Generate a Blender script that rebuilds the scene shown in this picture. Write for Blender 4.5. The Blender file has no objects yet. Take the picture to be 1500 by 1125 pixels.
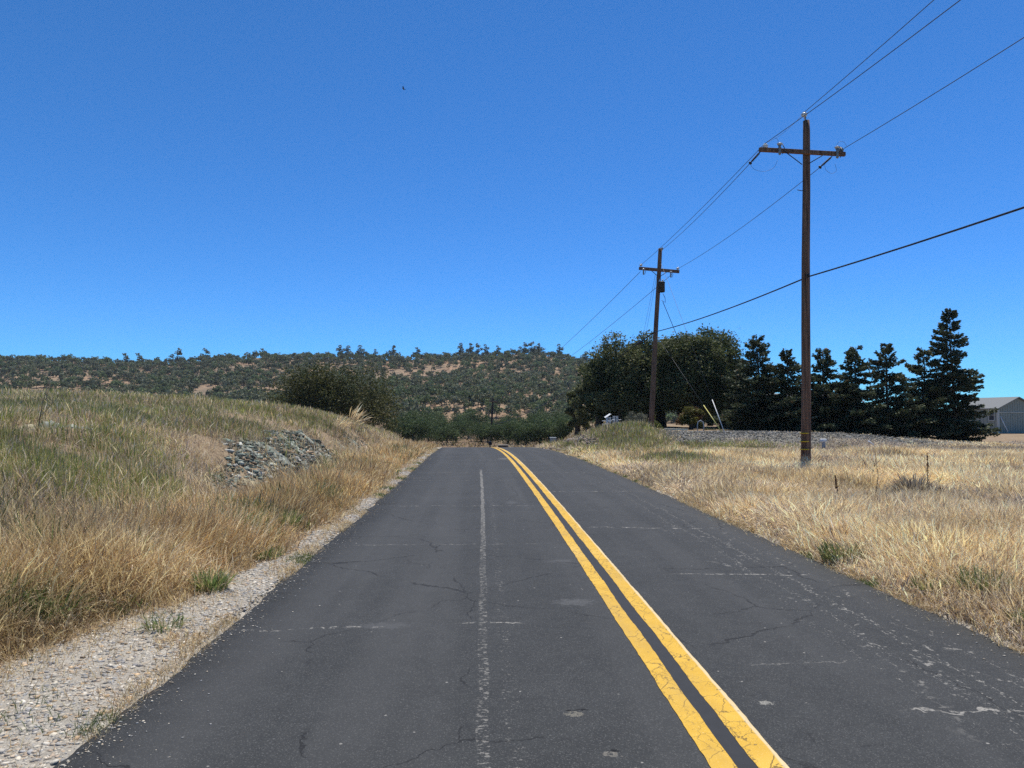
import bpy, math, random
import numpy as np
from mathutils import Vector, Matrix, Euler

R = math.radians
random.seed(5)
rng = np.random.default_rng(11)
scene = bpy.context.scene
COL = scene.collection

# ------------------------------------------------------------------ camera, sky, sun, exposure
F = 1050.0                      # focal length in photo pixels (1500 wide)
CAM = Vector((0, 0, 1.55))
PITCH, YAW = math.atan((606 - 562.5) / F), math.atan(42 / F)
cam_data = bpy.data.cameras.new('camera')
cam_data.sensor_width = 36.0
cam_data.lens = 36.0 * F / 1500
cam_data.clip_start, cam_data.clip_end = 0.05, 9000
cam = bpy.data.objects.new('camera', cam_data)
COL.objects.link(cam)
cam.location = CAM
cam.rotation_euler = Euler((R(90) + PITCH, 0, -YAW), 'XYZ')
scene.camera = cam
CR = cam.rotation_euler.to_matrix()

SUN_EL, SUN_AZ = R(71), R(28)   # azimuth measured from +Y towards +X
world = bpy.data.worlds.new("World")
scene.world = world
world.use_nodes = True
wn = world.node_tree
bg = wn.nodes['Background']
sky = wn.nodes.new('ShaderNodeTexSky')
sky.sky_type = 'NISHITA'
sky.sun_disc = False
sky.sun_elevation = SUN_EL
sky.sun_rotation = SUN_AZ
sky.altitude = 1500
sky.air_density = 1.0
sky.dust_density = 0.0
sky.ozone_density = 3.5
hsv = wn.nodes.new('ShaderNodeHueSaturation')
hsv.inputs['Saturation'].default_value = 1.12
gam = wn.nodes.new('ShaderNodeGamma')
gam.inputs['Gamma'].default_value = 1.0
tintn = wn.nodes.new('ShaderNodeMix'); tintn.data_type = 'RGBA'; tintn.blend_type = 'MULTIPLY'
tintn.inputs[0].default_value = 1.0
tintn.inputs[7].default_value = (.95, 1.02, 1.16, 1)
wn.links.new(sky.outputs[0], tintn.inputs[6])
wn.links.new(tintn.outputs[2], hsv.inputs['Color'])
# deepen the clear-sky blue channel by channel (slight power curve on the sky's own radiance)
sp_ = wn.nodes.new('ShaderNodeSeparateColor'); cb_ = wn.nodes.new('ShaderNodeCombineColor')
wn.links.new(hsv.outputs[0], sp_.inputs[0])
for i_, (ex_, sc_) in enumerate(((.80, .285), (.95, .765), (1.2, 1.07))):
    pn = wn.nodes.new('ShaderNodeMath'); pn.operation = 'POWER'
    m0 = wn.nodes.new('ShaderNodeMath'); m0.operation = 'MULTIPLY'; m0.inputs[1].default_value = .1231
    m1 = wn.nodes.new('ShaderNodeMath'); m1.operation = 'MULTIPLY'; m1.inputs[1].default_value = sc_ / .1231
    wn.links.new(sp_.outputs[i_], m0.inputs[0]); wn.links.new(m0.outputs[0], pn.inputs[0]); pn.inputs[1].default_value = ex_
    wn.links.new(pn.outputs[0], m1.inputs[0]); wn.links.new(m1.outputs[0], cb_.inputs[i_])
wn.links.new(cb_.outputs[0], gam.inputs[0])
wn.links.new(gam.outputs[0], bg.inputs[0])
bg.inputs[1].default_value = 0.10

sd = bpy.data.lights.new('sun', 'SUN')
sd.energy = 4.6
sd.angle = R(0.5)
sd.color = (1.0, 0.955, 0.88)
sun = bpy.data.objects.new('sun', sd)
COL.objects.link(sun)
to_sun = Vector((math.sin(SUN_AZ) * math.cos(SUN_EL), math.cos(SUN_AZ) * math.cos(SUN_EL), math.sin(SUN_EL)))
sun.rotation_euler = to_sun.to_track_quat('Z', 'Y').to_euler()
sun.location = (20, 20, 60)

scene.view_settings.view_transform = 'Standard'
scene.view_settings.look = 'None'
scene.view_settings.exposure = 0.30
scene.view_settings.gamma = 1.0
scene.render.engine = 'CYCLES'
scene.cycles.use_denoising = False
scene.cycles.max_bounces = 6
scene.cycles.transparent_max_bounces = 8


def P(px, py, D):
    """photo pixel at camera depth D -> world point (real distance D metres)"""
    v = Vector(((px - 750) / F, (562.5 - py) / F, -1.0)) * D
    return CAM + CR @ v


# ------------------------------------------------------------------ numpy noise
def _h(ix, iy, seed):
    n = (ix.astype(np.int64) * 374761393 + iy.astype(np.int64) * 668265263 + seed * 974634777) & 0xffffffff
    n = ((n ^ (n >> 13)) * 1274126177) & 0xffffffff
    return ((n ^ (n >> 16)) & 0xffff) / 65535.0


def vn(x, y, s, seed=0):
    x = np.asarray(x, float) / s + 1000.3
    y = np.asarray(y, float) / s + 1000.7
    ix, iy = np.floor(x), np.floor(y)
    fx, fy = x - ix, y - iy
    fx, fy = fx * fx * (3 - 2 * fx), fy * fy * (3 - 2 * fy)
    a, b = _h(ix, iy, seed), _h(ix + 1, iy, seed)
    c, d = _h(ix, iy + 1, seed), _h(ix + 1, iy + 1, seed)
    return (a + (b - a) * fx) * (1 - fy) + (c + (d - c) * fx) * fy


def fbm(x, y, s, seed=0, o=4):
    t, a, n = 0, 1, 0
    for i in range(o):
        t = t + a * vn(x, y, s / 2 ** i, seed + i * 17)
        n += a
        a *= .5
    return t / n


def ss(a, b, x):
    t = np.clip((np.asarray(x, float) - a) / (b - a), 0, 1)
    return t * t * (3 - 2 * t)


# ------------------------------------------------------------------ road line and terrain
_yt = np.arange(-60, 420, .5)
_zt = np.interp(_yt, [-60, 21, 26, 30, 34, 38, 42, 45, 50, 55, 60, 66, 74, 85, 100, 120, 150, 200, 250, 420],
                [0, 0, -.02, -.07, -.154, -.27, -.416, -.547, -.83, -1.16, -1.50, -1.85, -2.2, -2.5, -2.75, -2.8, -2.5, -1.2, 0, 0])
_k = np.ones(5) / 5
_zt = np.convolve(np.pad(_zt, 2, mode='edge'), _k, 'valid')


def zr(y):
    return np.interp(y, _yt, _zt)


def cr(y):
    y = np.asarray(y, float)
    a = np.clip(y - 8, 0, 52)
    b = np.clip(y - 55, 0, 45)
    return -.00047 * a * a - .0085 * b * b - np.clip(y - 100, 0, 500) * .8


UL, UR = -1.85, 3.5             # road edges across, from the camera's line
SH_Y = [-40, 4.5, 5.6, 6.6, 8, 12, 18, 30, 45, 60]
SH_U = [-2.95, -2.85, -2.6, -2.32, -2.16, -2.12, -2.10, -2.16, -2.25, -2.2]


def sh_edge(y):
    return np.interp(y, SH_Y, SH_U) + (vn(y, y * 0, .7, 3) - .5) * .22 + (vn(y, y * 0, .2, 4) - .5) * .1


def terr(x, y, fine=True):
    x, y = np.asarray(x, float), np.asarray(y, float)
    u = x - cr(y)
    b = zr(y)
    s = -u
    Hn = np.interp(s, [2.0, 2.9, 3.5, 4.3, 5.2, 6.2, 7.5, 10, 15, 25, 60, 120], [0, .02, .12, .34, .72, 1.02, 1.27, 1.54, 1.72, 1.86, 1.98, 1.0])
    Hf = np.interp(s, [2.0, 2.9, 3.6, 4.2, 5.3, 6.2, 7.5, 10, 15, 25, 60, 120], [0, -.03, -.06, .06, .82, 1.14, 1.45, 1.69, 1.83, 1.96, 2.05, 1.0])
    kf = ss(8, 14, y)
    H = Hn * (1 - kf) + Hf * kf
    fy = np.interp(y, [-50, 0, 8, 14, 22, 30, 36, 44, 52, 62, 80, 110], [.8, .85, .86, .92, 1.1, 1.22, 1.15, .95, .74, .5, .25, 0])
    left = H * fy
    # cut face of the bank where rock shows
    rock = np.exp(-((y - 18.5) / 4.2) ** 2) * np.exp(-((s - 5.3) / 1.0) ** 2)
    left = left + rock * .15
    nb = (fbm(x, y, 6, 5) - .5) * .5 + (fbm(x, y, 1.6, 9) - .5) * .22
    lz = b + left + nb * ss(3.2, 5.5, s) * np.interp(y, [0, 60, 90], [1, 1, .5])
    # right side: flat field, gravel bank up to a level yard
    fld = np.interp(y, [-50, 24, 34, 45, 60, 90, 200, 420], [0, 0, -.05, -.45, -1.35, -2.5, -1.2, 0])
    t = u
    yard = (.63 - .6 * ss(16, 25.5, x)) * 1.0
    m = ss(28.6, 34.2, y) * ss(3.9, 7.6, np.where(y < 38, t + .06 * (34 - y), x + .2 - .09 * (y - 38))) * (1 - ss(66, 100, y))
    edge = b + (fld - b) * ss(3.7, 8.5, t) * (1 - ss(60, 95, y))
    rz = edge * (1 - m) + yard * m
    rz = rz + ((fbm(x, y, 5, 21) - .5) * .22 + (fbm(x, y, 1.2, 22) - .5) * .09) * ss(3.6, 5, t) * (1 - .6 * m)
    mound = np.exp(-((x - 6.6) / 2.4) ** 2 - ((y - 35) / 5.) ** 2) * .16
    rz = rz + mound
    z = np.where(s > 0, lz, rz)
    inside = ss(UL - .06, UL + .02, u) * (1 - ss(UR - .02, UR + .08, u))
    z = z - inside * .06
    return z


def G(px, D, dz=0.0):
    p = P(px, 606, D)
    return Vector((p.x, p.y, float(terr(p.x, p.y)) + dz))


# ------------------------------------------------------------------ mesh helpers
def link(o, parent=None):
    COL.objects.link(o)
    if parent is not None:
        o.parent = parent
    return o


def tag(o, label=None, cat=None, group=None, kind=None):
    if label: o['label'] = label
    if cat: o['category'] = cat
    if group: o['group'] = group
    if kind: o['kind'] = kind
    return o


def empty(name, loc, label, cat, group=None, rz=0):
    o = bpy.data.objects.new(name, None)
    o.empty_display_size = .3
    COL.objects.link(o)
    o.location = loc
    o.rotation_euler = (0, 0, rz)
    return tag(o, label, cat, group)


def np_mesh(name, V, Q, mats, col=None, mi=None, smooth=False, uv=None):
    """V (n,3); Q (m,4) quads or (m,3) tris; col (n,3) tint per vertex"""
    V = np.ascontiguousarray(V, np.float32).reshape(-1, 3)
    Q = np.ascontiguousarray(Q, np.int32)
    me = bpy.data.meshes.new(name)
    me.vertices.add(len(V))
    me.vertices.foreach_set('co', V.ravel())
    k = Q.shape[1]
    me.loops.add(Q.size)
    me.polygons.add(len(Q))
    me.loops.foreach_set('vertex_index', Q.ravel())
    me.polygons.foreach_set('loop_start', np.arange(0, Q.size, k, dtype=np.int32))
    if mi is not None:
        me.polygons.foreach_set('material_index', np.ascontiguousarray(mi, np.int32))
    if smooth:
        me.polygons.foreach_set('use_smooth', np.ones(len(Q), bool))
    me.update(calc_edges=True)
    if col is not None:
        a = me.color_attributes.new('tint', 'BYTE_COLOR', 'POINT')
        c = np.ones((len(V), 4), np.float32)
        c[:, :3] = np.clip(col, 0, 1)
        a.data.foreach_set('color', c.ravel())
    if uv is not None:
        l = me.uv_layers.new(name='UVMap')
        l.data.foreach_set('uv', np.ascontiguousarray(uv[Q.ravel()], np.float32).ravel())
    for m in (mats if isinstance(mats, (list, tuple)) else [mats]):
        me.materials.append(m)
    return me


class Geo:
    """collects simple solids; build() links them as one mesh object"""

    def __init__(s):
        s.v, s.f, s.sm = [], [], []

    def add(s, vs, fs, smooth=False):
        n = len(s.v)
        s.v += [tuple(v) for v in vs]
        s.f += [tuple(i + n for i in f) for f in fs]
        s.sm += [smooth] * len(fs)
        return s

    def tube(s, pts, rad, n=10, cap=True, smooth=True):
        pts = [Vector(p) for p in pts]
        if not isinstance(rad, (list, tuple)):
            rad = [rad] * len(pts)
        vs, fs = [], []
        t0 = (pts[1] - pts[0]).normalized()
        ref = Vector((0, 0, 1)) if abs(t0.z) < .9 else Vector((1, 0, 0))
        a = t0.cross(ref).normalized()
        for i, p in enumerate(pts):
            t = (pts[min(i + 1, len(pts) - 1)] - pts[max(i - 1, 0)]).normalized()
            a = (a - t * a.dot(t)).normalized()
            b = t.cross(a)
            for k in range(n):
                w = 2 * math.pi * k / n
                vs.append(p + (a * math.cos(w) + b * math.sin(w)) * rad[i])
        for i in range(len(pts) - 1):
            for k in range(n):
                k2 = (k + 1) % n
                fs.append((i * n + k, i * n + k2, (i + 1) * n + k2, (i + 1) * n + k))
        s.add(vs, fs, smooth)
        if cap:
            m = len(s.v) - len(vs)
            s.f += [tuple(m + k for k in range(n))[::-1], tuple(m + (len(pts) - 1) * n + k for k in range(n))]
            s.sm += [False, False]
        return s

    def box(s, c, size, M=None, bevel=0):
        M = M or Matrix.Identity(3)
        hx, hy, hz = size[0] / 2, size[1] / 2, size[2] / 2
        c = Vector(c)
        if bevel <= 0:
            vs = [c + M @ Vector((x * hx, y * hy, z * hz)) for x in (-1, 1) for y in (-1, 1) for z in (-1, 1)]
            return s.add(vs, [(0, 1, 3, 2), (4, 6, 7, 5), (0, 4, 5, 1), (2, 3, 7, 6), (0, 2, 6, 4), (1, 5, 7, 3)])
        vs, fs = [], []
        for sz, off in ((-1, bevel), (-1, 0), (1, 0), (1, bevel)):
            z = sz * (hz - (bevel if off == 0 else 0))
            ix = off
            for (x, y) in ((-hx + ix, -hy + ix + bevel), (-hx + ix + bevel, -hy + ix), (hx - ix - bevel, -hy + ix), (hx - ix, -hy + ix + bevel),
                           (hx - ix, hy - ix - bevel), (hx - ix - bevel, hy - ix), (-hx + ix + bevel, hy - ix), (-hx + ix, hy - ix - bevel)):
                vs.append(c + M @ Vector((x, y, z)))
        for i in range(3):
            for k in range(8):
                fs.append((i * 8 + k, i * 8 + (k + 1) % 8, (i + 1) * 8 + (k + 1) % 8, (i + 1) * 8 + k))
        fs += [tuple(range(8))[::-1], tuple(range(24, 32))]
        return s.add(vs, fs)

    def lathe(s, base, prof, n=14, axis=None):
        """prof: list of (radius, height) along axis from base"""
        ax = Vector(axis or (0, 0, 1)).normalized()
        pts = [Vector(base) + ax * h for r, h in prof]
        ref = Vector((1, 0, 0)) if abs(ax.x) < .9 else Vector((0, 1, 0))
        a = ax.cross(ref).normalized(); b = ax.cross(a)
        vs, fs = [], []
        for p, (r, h) in zip(pts, prof):
            for k in range(n):
                w = 2 * math.pi * k / n
                vs.append(p + (a * math.cos(w) + b * math.sin(w)) * max(r, .0005))
        for i in range(len(prof) - 1):
            for k in range(n):
                k2 = (k + 1) % n
                fs.append((i * n + k, i * n + k2, (i + 1) * n + k2, (i + 1) * n + k))
        fs += [tuple(range(n))[::-1], tuple((len(prof) - 1) * n + k for k in range(n))]
        return s.add(vs, fs, True)

    def build(s, name, mat, parent=None, origin=None):
        me = bpy.data.meshes.new(name)
        o = Vector(origin) if origin is not None else (Vector(parent.location) if parent is not None else Vector((0, 0, 0)))
        me.from_pydata([Vector(v) - o for v in s.v], [], s.f)
        me.polygons.foreach_set('use_smooth', s.sm)
        me.update()
        me.materials.append(mat)
        ob = bpy.data.objects.new(name, me)
        if parent is None:
            ob.location = o
        return link(ob, parent)


# ------------------------------------------------------------------ materials
class NT:
    def __init__(s, name):
        s.m = bpy.data.materials.new(name)
        s.m.use_nodes = True
        s.t = s.m.node_tree
        s.b = s.t.nodes['Principled BSDF']
        s.out = s.t.nodes['Material Output']

    def n(s, typ, **kw):
        nd = s.t.nodes.new('ShaderNode' + typ)
        for k, v in kw.items():
            setattr(nd, k, v)
        return nd

    def put(s, sock, v):
        if isinstance(v, bpy.types.NodeSocket):
            s.t.links.new(v, sock)
        elif isinstance(v, tuple) and len(v) == 3 and sock.type == 'RGBA':
            sock.default_value = (*v, 1)
        else:
            sock.default_value = v

    def math(s, op, a, b=None, c=None, clamp=False):
        nd = s.n('Math', operation=op, use_clamp=clamp)
        for i, v in enumerate((a, b, c)):
            if v is not None:
                s.put(nd.inputs[i], v)
        return nd.outputs[0]

    def mix(s, f, a, b, blend='MIX'):
        nd = s.n('Mix', data_type='RGBA', blend_type=blend)
        s.put(nd.inputs[0], f); s.put(nd.inputs[6], a); s.put(nd.inputs[7], b)
        return nd.outputs[2]

    def noise(s, vec, scale, detail=3, rough=.55, dist=0.0, dim='3D'):
        nd = s.n('TexNoise', noise_dimensions=dim)
        if vec is not None: s.put(nd.inputs['Vector'], vec)
        s.put(nd.inputs['Scale'], scale); s.put(nd.inputs['Detail'], detail)
        s.put(nd.inputs['Roughness'], rough); s.put(nd.inputs['Distortion'], dist)
        return nd.outputs[0]

    def voro(s, vec, scale, feature='F1', out='Distance', rnd=1.0):
        nd = s.n('TexVoronoi', feature=feature)
        if vec is not None: s.put(nd.inputs['Vector'], vec)
        s.put(nd.inputs['Scale'], scale); s.put(nd.inputs['Randomness'], rnd)
        return nd.outputs[out]

    def ramp(s, f, stops):
        nd = s.n('ValToRGB')
        el = nd.color_ramp.elements
        while len(el) < len(stops): el.new(.5)
        for e, (p, c) in zip(el, stops):
            e.position = p
            e.color = (c, c, c, 1) if not isinstance(c, tuple) else (*c, 1)
        s.put(nd.inputs[0], f)
        return nd.outputs[0]

    def step(s, f, a, b):
        nd = s.n('MapRange', interpolation_type='SMOOTHSTEP')
        s.put(nd.inputs[0], f); s.put(nd.inputs[1], a); s.put(nd.inputs[2], b)
        return nd.outputs[0]

    def sep(s, v):
        nd = s.n('SeparateXYZ'); s.put(nd.inputs[0], v)
        return nd.outputs

    def comb(s, x, y, z=0.0):
        nd = s.n('CombineXYZ'); s.put(nd.inputs[0], x); s.put(nd.inputs[1], y); s.put(nd.inputs[2], z)
        return nd.outputs[0]

    def vmul(s, v, k):
        nd = s.n('VectorMath', operation='MULTIPLY'); s.put(nd.inputs[0], v); nd.inputs[1].default_value = k
        return nd.outputs[0]

    def obj(s):
        return s.n('TexCoord').outputs['Object']

    def gen(s):
        return s.n('NewGeometry').outputs['Position']

    def bump(s, h, strength=.5, dist=.01):
        nd = s.n('Bump'); s.put(nd.inputs['Height'], h)
        nd.inputs['Strength'].default_value = strength; nd.inputs['Distance'].default_value = dist
        s.put(s.b.inputs['Normal'], nd.outputs[0])

    def fin(s, color, rough=.85, spec=.3, metal=0.0):
        s.put(s.b.inputs['Base Color'], color); s.put(s.b.inputs['Roughness'], rough)
        s.b.inputs['Specular IOR Level'].default_value = spec
        s.b.inputs['Metallic'].default_value = metal
        return s.m


def plain(name, c, rough=.7, var=.25, scale=8, metal=0.0, spec=.35):
    t = NT(name)
    f = t.noise(t.obj(), scale, 4, .6)
    k = t.mix(f, tuple(x * (1 - var) for x in c), tuple(min(1, x * (1 + var)) for x in c))
    t.bump(t.noise(t.obj(), scale * 6, 3), .15, .01)
    return t.fin(k, rough, spec, metal)


def foliage(name, trans=.3, tint=(1, 1, 1), rough=.7, spec=.12):
    t = NT(name)
    a = t.n('Attribute', attribute_name='tint')
    col = t.mix(1.0, a.outputs['Color'], tint, 'MULTIPLY')
    t.fin(col, rough, spec)
    tr = t.n('BsdfTranslucent')
    t.put(tr.inputs[0], t.mix(1.0, col, (1.05, 1.1, .88), 'MULTIPLY'))
    mx = t.n('MixShader')
    mx.inputs[0].default_value = trans
    t.t.links.new(t.b.outputs[0], mx.inputs[1]); t.t.links.new(tr.outputs[0], mx.inputs[2])
    t.t.links.new(mx.outputs[0], t.out.inputs[0])
    return t.m


def wood_pole_mat():
    t = NT('creosoted_wood')
    o = t.obj()
    st = t.vmul(o, (26, 26, .9))
    g = t.noise(st, 1.0, 5, .65)
    c = t.ramp(g, [(.28, (.03, .015, .01)), (.42, (.12, .064, .040)), (.6, (.22, .122, .075)), (.8, (.36, .24, .16))])
    big = t.noise(t.vmul(o, (2, 2, .7)), 1.0, 3)
    c = t.mix(t.step(big, .45, .7), c, t.mix(.5, c, (.16, .10, .07)))
    ck = t.step(t.noise(t.vmul(o, (40, 40, .5)), 1, 2), .36, .30)
    c = t.mix(ck, c, (.008, .005, .004))
    t.bump(g, .6, .02)
    return t.fin(c, .8, .25)


def ground_mat():
    t = NT('dry_soil')
    p = t.gen()
    x = t.sep(p)
    n1 = t.noise(p, .6, 6, .6)
    n2 = t.noise(p, 9, 5, .7)
    n3 = t.noise(p, 60, 3, .7)
    c = t.ramp(n1, [(.3, (.12, .085, .055)), (.5, (.22, .155, .095)), (.72, (.31, .235, .145))])
    c = t.mix(t.step(n2, .35, .65), c, t.mix(.55, c, (.40, .31, .20)))
    c = t.mix(t.step(n3, .55, .75), c, t.mix(.6, c, (.07, .05, .035)))
    a = t.n('Attribute', attribute_name='tint')
    c = t.mix(a.outputs['Fac'], c, c)
    # gravel of the yard bank
    gv = t.sep(a.outputs['Color'])[0]
    vc = t.n('TexVoronoi'); t.put(vc.inputs['Vector'], p); vc.inputs['Scale'].default_value = 20
    gc = t.mix(t.sep(vc.outputs['Color'])[0], (.05, .048, .042), (.27, .255, .22))
    c = t.mix(gv, c, gc)
    # redder dirt near the valley floor, its colour darkened for shade under the oaks
    rd = t.sep(a.outputs['Color'])[1]
    c = t.mix(rd, c, t.mix(n2, (.11, .075, .048), (.25, .175, .11)))
    t.bump(t.math('ADD', n2, t.math('MULTIPLY', n3, .5)), .7, .05)
    return t.fin(c, .95, .1)


def hill_mat():
    t = NT('hill_soil')
    p = t.gen()
    n1 = t.noise(p, .03, 6, .6)
    n2 = t.noise(p, .3, 6, .65)
    c = t.ramp(n1, [(.35, (.20, .155, .105)), (.5, (.29, .205, .135)), (.62, (.34, .215, .135))])
    c = t.mix(t.step(n2, .4, .7), c, (.13, .10, .065))
    t.bump(n2, .6, .6)
    return t.fin(c, .95, .1)


def asphalt_mat():
    t = NT('worn_asphalt')
    uv = t.n('UVMap').outputs[0]
    su = t.sep(uv)
    u, v = su[0], su[1]
    low = t.noise(uv, .7, 4, .6)
    mid = t.noise(uv, 6, 4, .65)
    c = t.ramp(low, [(.3, (.030, .0315, .0305)), (.7, (.043, .0445, .0435))])
    c = t.mix(t.step(mid, .3, .7), c, t.mix(1.0, c, (.80, .80, .81), 'MULTIPLY'))
    vc = t.n('TexVoronoi'); t.put(vc.inputs['Vector'], uv); vc.inputs['Scale'].default_value = 210
    r = t.sep(vc.outputs['Color'])
    sp = t.step(r[0], .78, 1.0)
    c = t.mix(t.math('MULTIPLY', sp, .5), c, (.15, .148, .138))
    c = t.mix(t.math('MULTIPLY', t.step(r[1], .6, .9), .5), c, (.012, .012, .013))
    v2 = t.n('TexVoronoi'); t.put(v2.inputs['Vector'], uv); v2.inputs['Scale'].default_value = 24
    r2 = t.sep(v2.outputs['Color'])
    pk = t.math('MULTIPLY', t.step(r2[0], .988, .992), t.math('MULTIPLY', t.step(v2.outputs['Distance'], .22, .14), .7))
    c = t.mix(pk, c, (.36, .34, .30))
    # long tyre-wear streaks, slightly lighter
    wear = t.noise(t.comb(t.math('MULTIPLY', u, 1.6), t.math('MULTIPLY', v, .05)), 1.0, 3)
    c = t.mix(t.math('MULTIPLY', t.step(wear, .42, .68), .35), c, (.070, .070, .068))
    # irregular warping for every crack
    wu = t.math('MULTIPLY', t.math('SUBTRACT', t.noise(uv, 2.2, 5, .65), .5), 1.0)
    wv = t.noise(t.vmul(uv, (1.0, 1.0, 1)), 1.3, 6, .68)
    wv = t.math('ADD', t.math('MULTIPLY', t.math('SUBTRACT', wv, .5), .45), t.math('MULTIPLY', t.math('SUBTRACT', t.noise(uv, 14, 4, .7), .5), .09))
    vw, uw = t.math('ADD', v, wv), t.math('ADD', u, t.math('MULTIPLY', wu, .35))
    # net of fine dark cracks
    cv = t.comb(uw, t.math('MULTIPLY', vw, .8))
    de = t.voro(cv, .62, 'DISTANCE_TO_EDGE')
    msk = t.step(t.noise(uv, 1.1, 3, .6), .45, .55)
    ck = t.math('MULTIPLY', t.step(de, .0045, .0015), msk)
    c = t.mix(t.math('MULTIPLY', ck, .8), c, (.010, .010, .010))
    de2 = t.voro(cv, 2.2, 'DISTANCE_TO_EDGE')
    m2 = t.math('MULTIPLY', t.step(t.noise(uv, .9, 2), .58, .66), t.step(t.noise(uv, 5, 2), .45, .6))
    c = t.mix(t.math('MULTIPLY', t.math('MULTIPLY', t.step(de2, .02, .006), m2), .6), c, (.014, .014, .014))
    # transverse cracks filled with pale dust: (v, u0, u1, width, strength, slope)
    dust = 0.0
    brk = t.noise(t.comb(t.math('MULTIPLY', u, 9), v), 1.0, 4, .7)
    brk = t.step(brk, .44, .60)
    for (v0, u0, u1, w, st, sl) in ((5.32, -1.85, -.55, .010, 1, .02), (5.4, -.3, .35, .011, 1, 0), (8.6, -1.8, 1.0, .008, .6, 0), (7.15, 1.8, 3.2, .016, 1, -.10), (9.9, 1.4, 3.3, .016, .9, -.07),
                                (12.2, -1.7, 1.0, .012, .6, 0), (14.3, 1.3, 3.3, .02, .6, 0), (3.85, 2.15, 3.2, .011, .9, -.04), (19, -1.4, 3, .02, .5, 0), (4.35, 1.6, 2.6, .006, .4, .05), (24, -1.5, 2.9, .03, .5, 0), (16.8, -1.7, .9, .015, .5, 0)):
        d = t.math('ABSOLUTE', t.math('SUBTRACT', t.math('ADD', vw, t.math('MULTIPLY', u, -sl)), v0))
        k = t.math('MULTIPLY', t.step(d, w * 1.3, w * .4), t.math('MULTIPLY', t.step(u, u0, u0 + .15), t.step(u, u1, u1 - .2)))
        k = t.math('MULTIPLY', t.math('MULTIPLY', k, st), brk)
        dust = t.math('MAXIMUM', dust, k)
    # worn seam at u = 0: short ragged cross marks
    uo = t.math('ADD', u, t.math('MULTIPLY', t.math('SUBTRACT', t.noise(t.comb(0.0, v), 1.3, 2), .5), .05))
    du = t.math('ABSOLUTE', uo)
    rag = t.noise(t.comb(t.math('MULTIPLY', u, 22), t.math('MULTIPLY', v, 42)), 1.0, 3, .7)
    far = t.step(v, 4, 15)
    th = t.math('SUBTRACT', .545, t.math('MULTIPLY', far, .11))
    hw = t.math('ADD', .018, t.math('MULTIPLY', rag, .03))
    seam = t.math('MULTIPLY', t.step(du, hw, t.math('MULTIPLY', hw, .7)), t.step(rag, th, t.math('ADD', th, .05)))
    gate = t.step(t.noise(t.comb(0.0, v), 1.1, 3), .30, .42)
    seam = t.math('MULTIPLY', t.math('MULTIPLY', seam, gate), t.math('MULTIPLY', t.step(v, 2.6, 3.2), t.step(v, 20.5, 19)))
    dust = t.math('MAXIMUM', dust, t.math('MULTIPLY', seam, .52))
    d2 = t.math('ABSOLUTE', t.math('SUBTRACT', u, .15))
    s2 = t.math('MULTIPLY', t.step(d2, .05, .03), t.step(rag, .60, .66))
    dust = t.math('MAXIMUM', dust, t.math('MULTIPLY', s2, t.math('MULTIPLY', t.step(v, 17, 12), .55)))
    # scattered dusty marks along the right-hand lane
    lane = t.math('MULTIPLY', t.step(u, 2.2, 2.75), t.step(u, 3.45, 3.0))
    dl = t.voro(t.comb(t.math('MULTIPLY', uw, 3.2), t.math('MULTIPLY', vw, 1.1)), 1.0, 'DISTANCE_TO_EDGE')
    lm = t.math('MULTIPLY', t.step(dl, .022, .005), t.step(t.noise(uv, 11, 4, .75), .53, .60))
    dust = t.math('MAXIMUM', dust, t.math('MULTIPLY', t.math('MULTIPLY', lm, lane), t.math('MULTIPLY', t.step(v, 14, 7), .7)))
    rl = t.noise(t.comb(t.math('MULTIPLY', u, 48), t.math('MULTIPLY', v, 22)), 1.0, 4, .75)
    for (uc, w_, th_) in ((1.75, .010, .62), (2.45, .02, .60), (2.66, .035, .57), (2.88, .032, .555), (3.14, .022, .59)):
        wob = t.math('MULTIPLY', t.math('SUBTRACT', t.noise(t.comb(uc * 7, v), .9, 4, .6), .5), .34)
        d = t.math('ABSOLUTE', t.math('SUBTRACT', t.math('ADD', u, wob), uc))
        k = t.math('MULTIPLY', t.step(d, w_, w_ * .6), t.step(rl, th_, th_ + .05))
        k = t.math('MULTIPLY', k, t.math('MULTIPLY', t.step(v, 22, 9), .75))
        dust = t.math('MAXIMUM', dust, k)
    c = t.mix(t.math('MULTIPLY', dust, .9), c, (.33, .31, .27))
    # worn patches and spalls; shade inside the small holes is painted as black edges
    rg, rg2 = t.noise(uv, 16, 5, .75), t.noise(t.vmul(uv, (1.1, 1.2, 1)), 13, 5, .75)
    for (u0, v0, ru, rv, colr, st) in ((.74, 5.95, .19, .13, (.115, .115, .113), .75), (.80, 7.6, .2, .12, (.10, .10, .10), .6), (.66, 3.04, .24, .14, (.15, .145, .13), .9),
                                   (-.75, 5.35, .28, .09, (.10, .10, .10), .6), (1.50, 3.86, .06, .05, (.22, .21, .18), .9), (.85, 25, .25, .5, (.20, .19, .17), .7), (.5, 12.6, .15, .25, (.10, .10, .10), .6),
                                   (.47, 3.755, .075, .045, (.13, .12, .095), 1), (.485, 3.80, .075, .018, (.004, .004, .004), 1),
                                   (.58, 3.315, .05, .04, (.13, .12, .10), 1), (.60, 3.345, .05, .016, (.004, .004, .004), 1), (.665, 3.36, .03, .008, (.004, .004, .004), 1)):
        a = t.math('DIVIDE', t.math('SUBTRACT', t.math('ADD', u, t.math('MULTIPLY', t.math('SUBTRACT', rg, .5), ru * 2.6)), u0 ), ru)
        b = t.math('DIVIDE', t.math('SUBTRACT', t.math('ADD', v, t.math('MULTIPLY', t.math('SUBTRACT', rg2, .5), rv * 3.2)), v0 ), rv)
        q = t.math('ADD', t.math('MULTIPLY', a, a), t.math('MULTIPLY', b, b))
        edge = .8 if st >= .9 else .0
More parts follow.
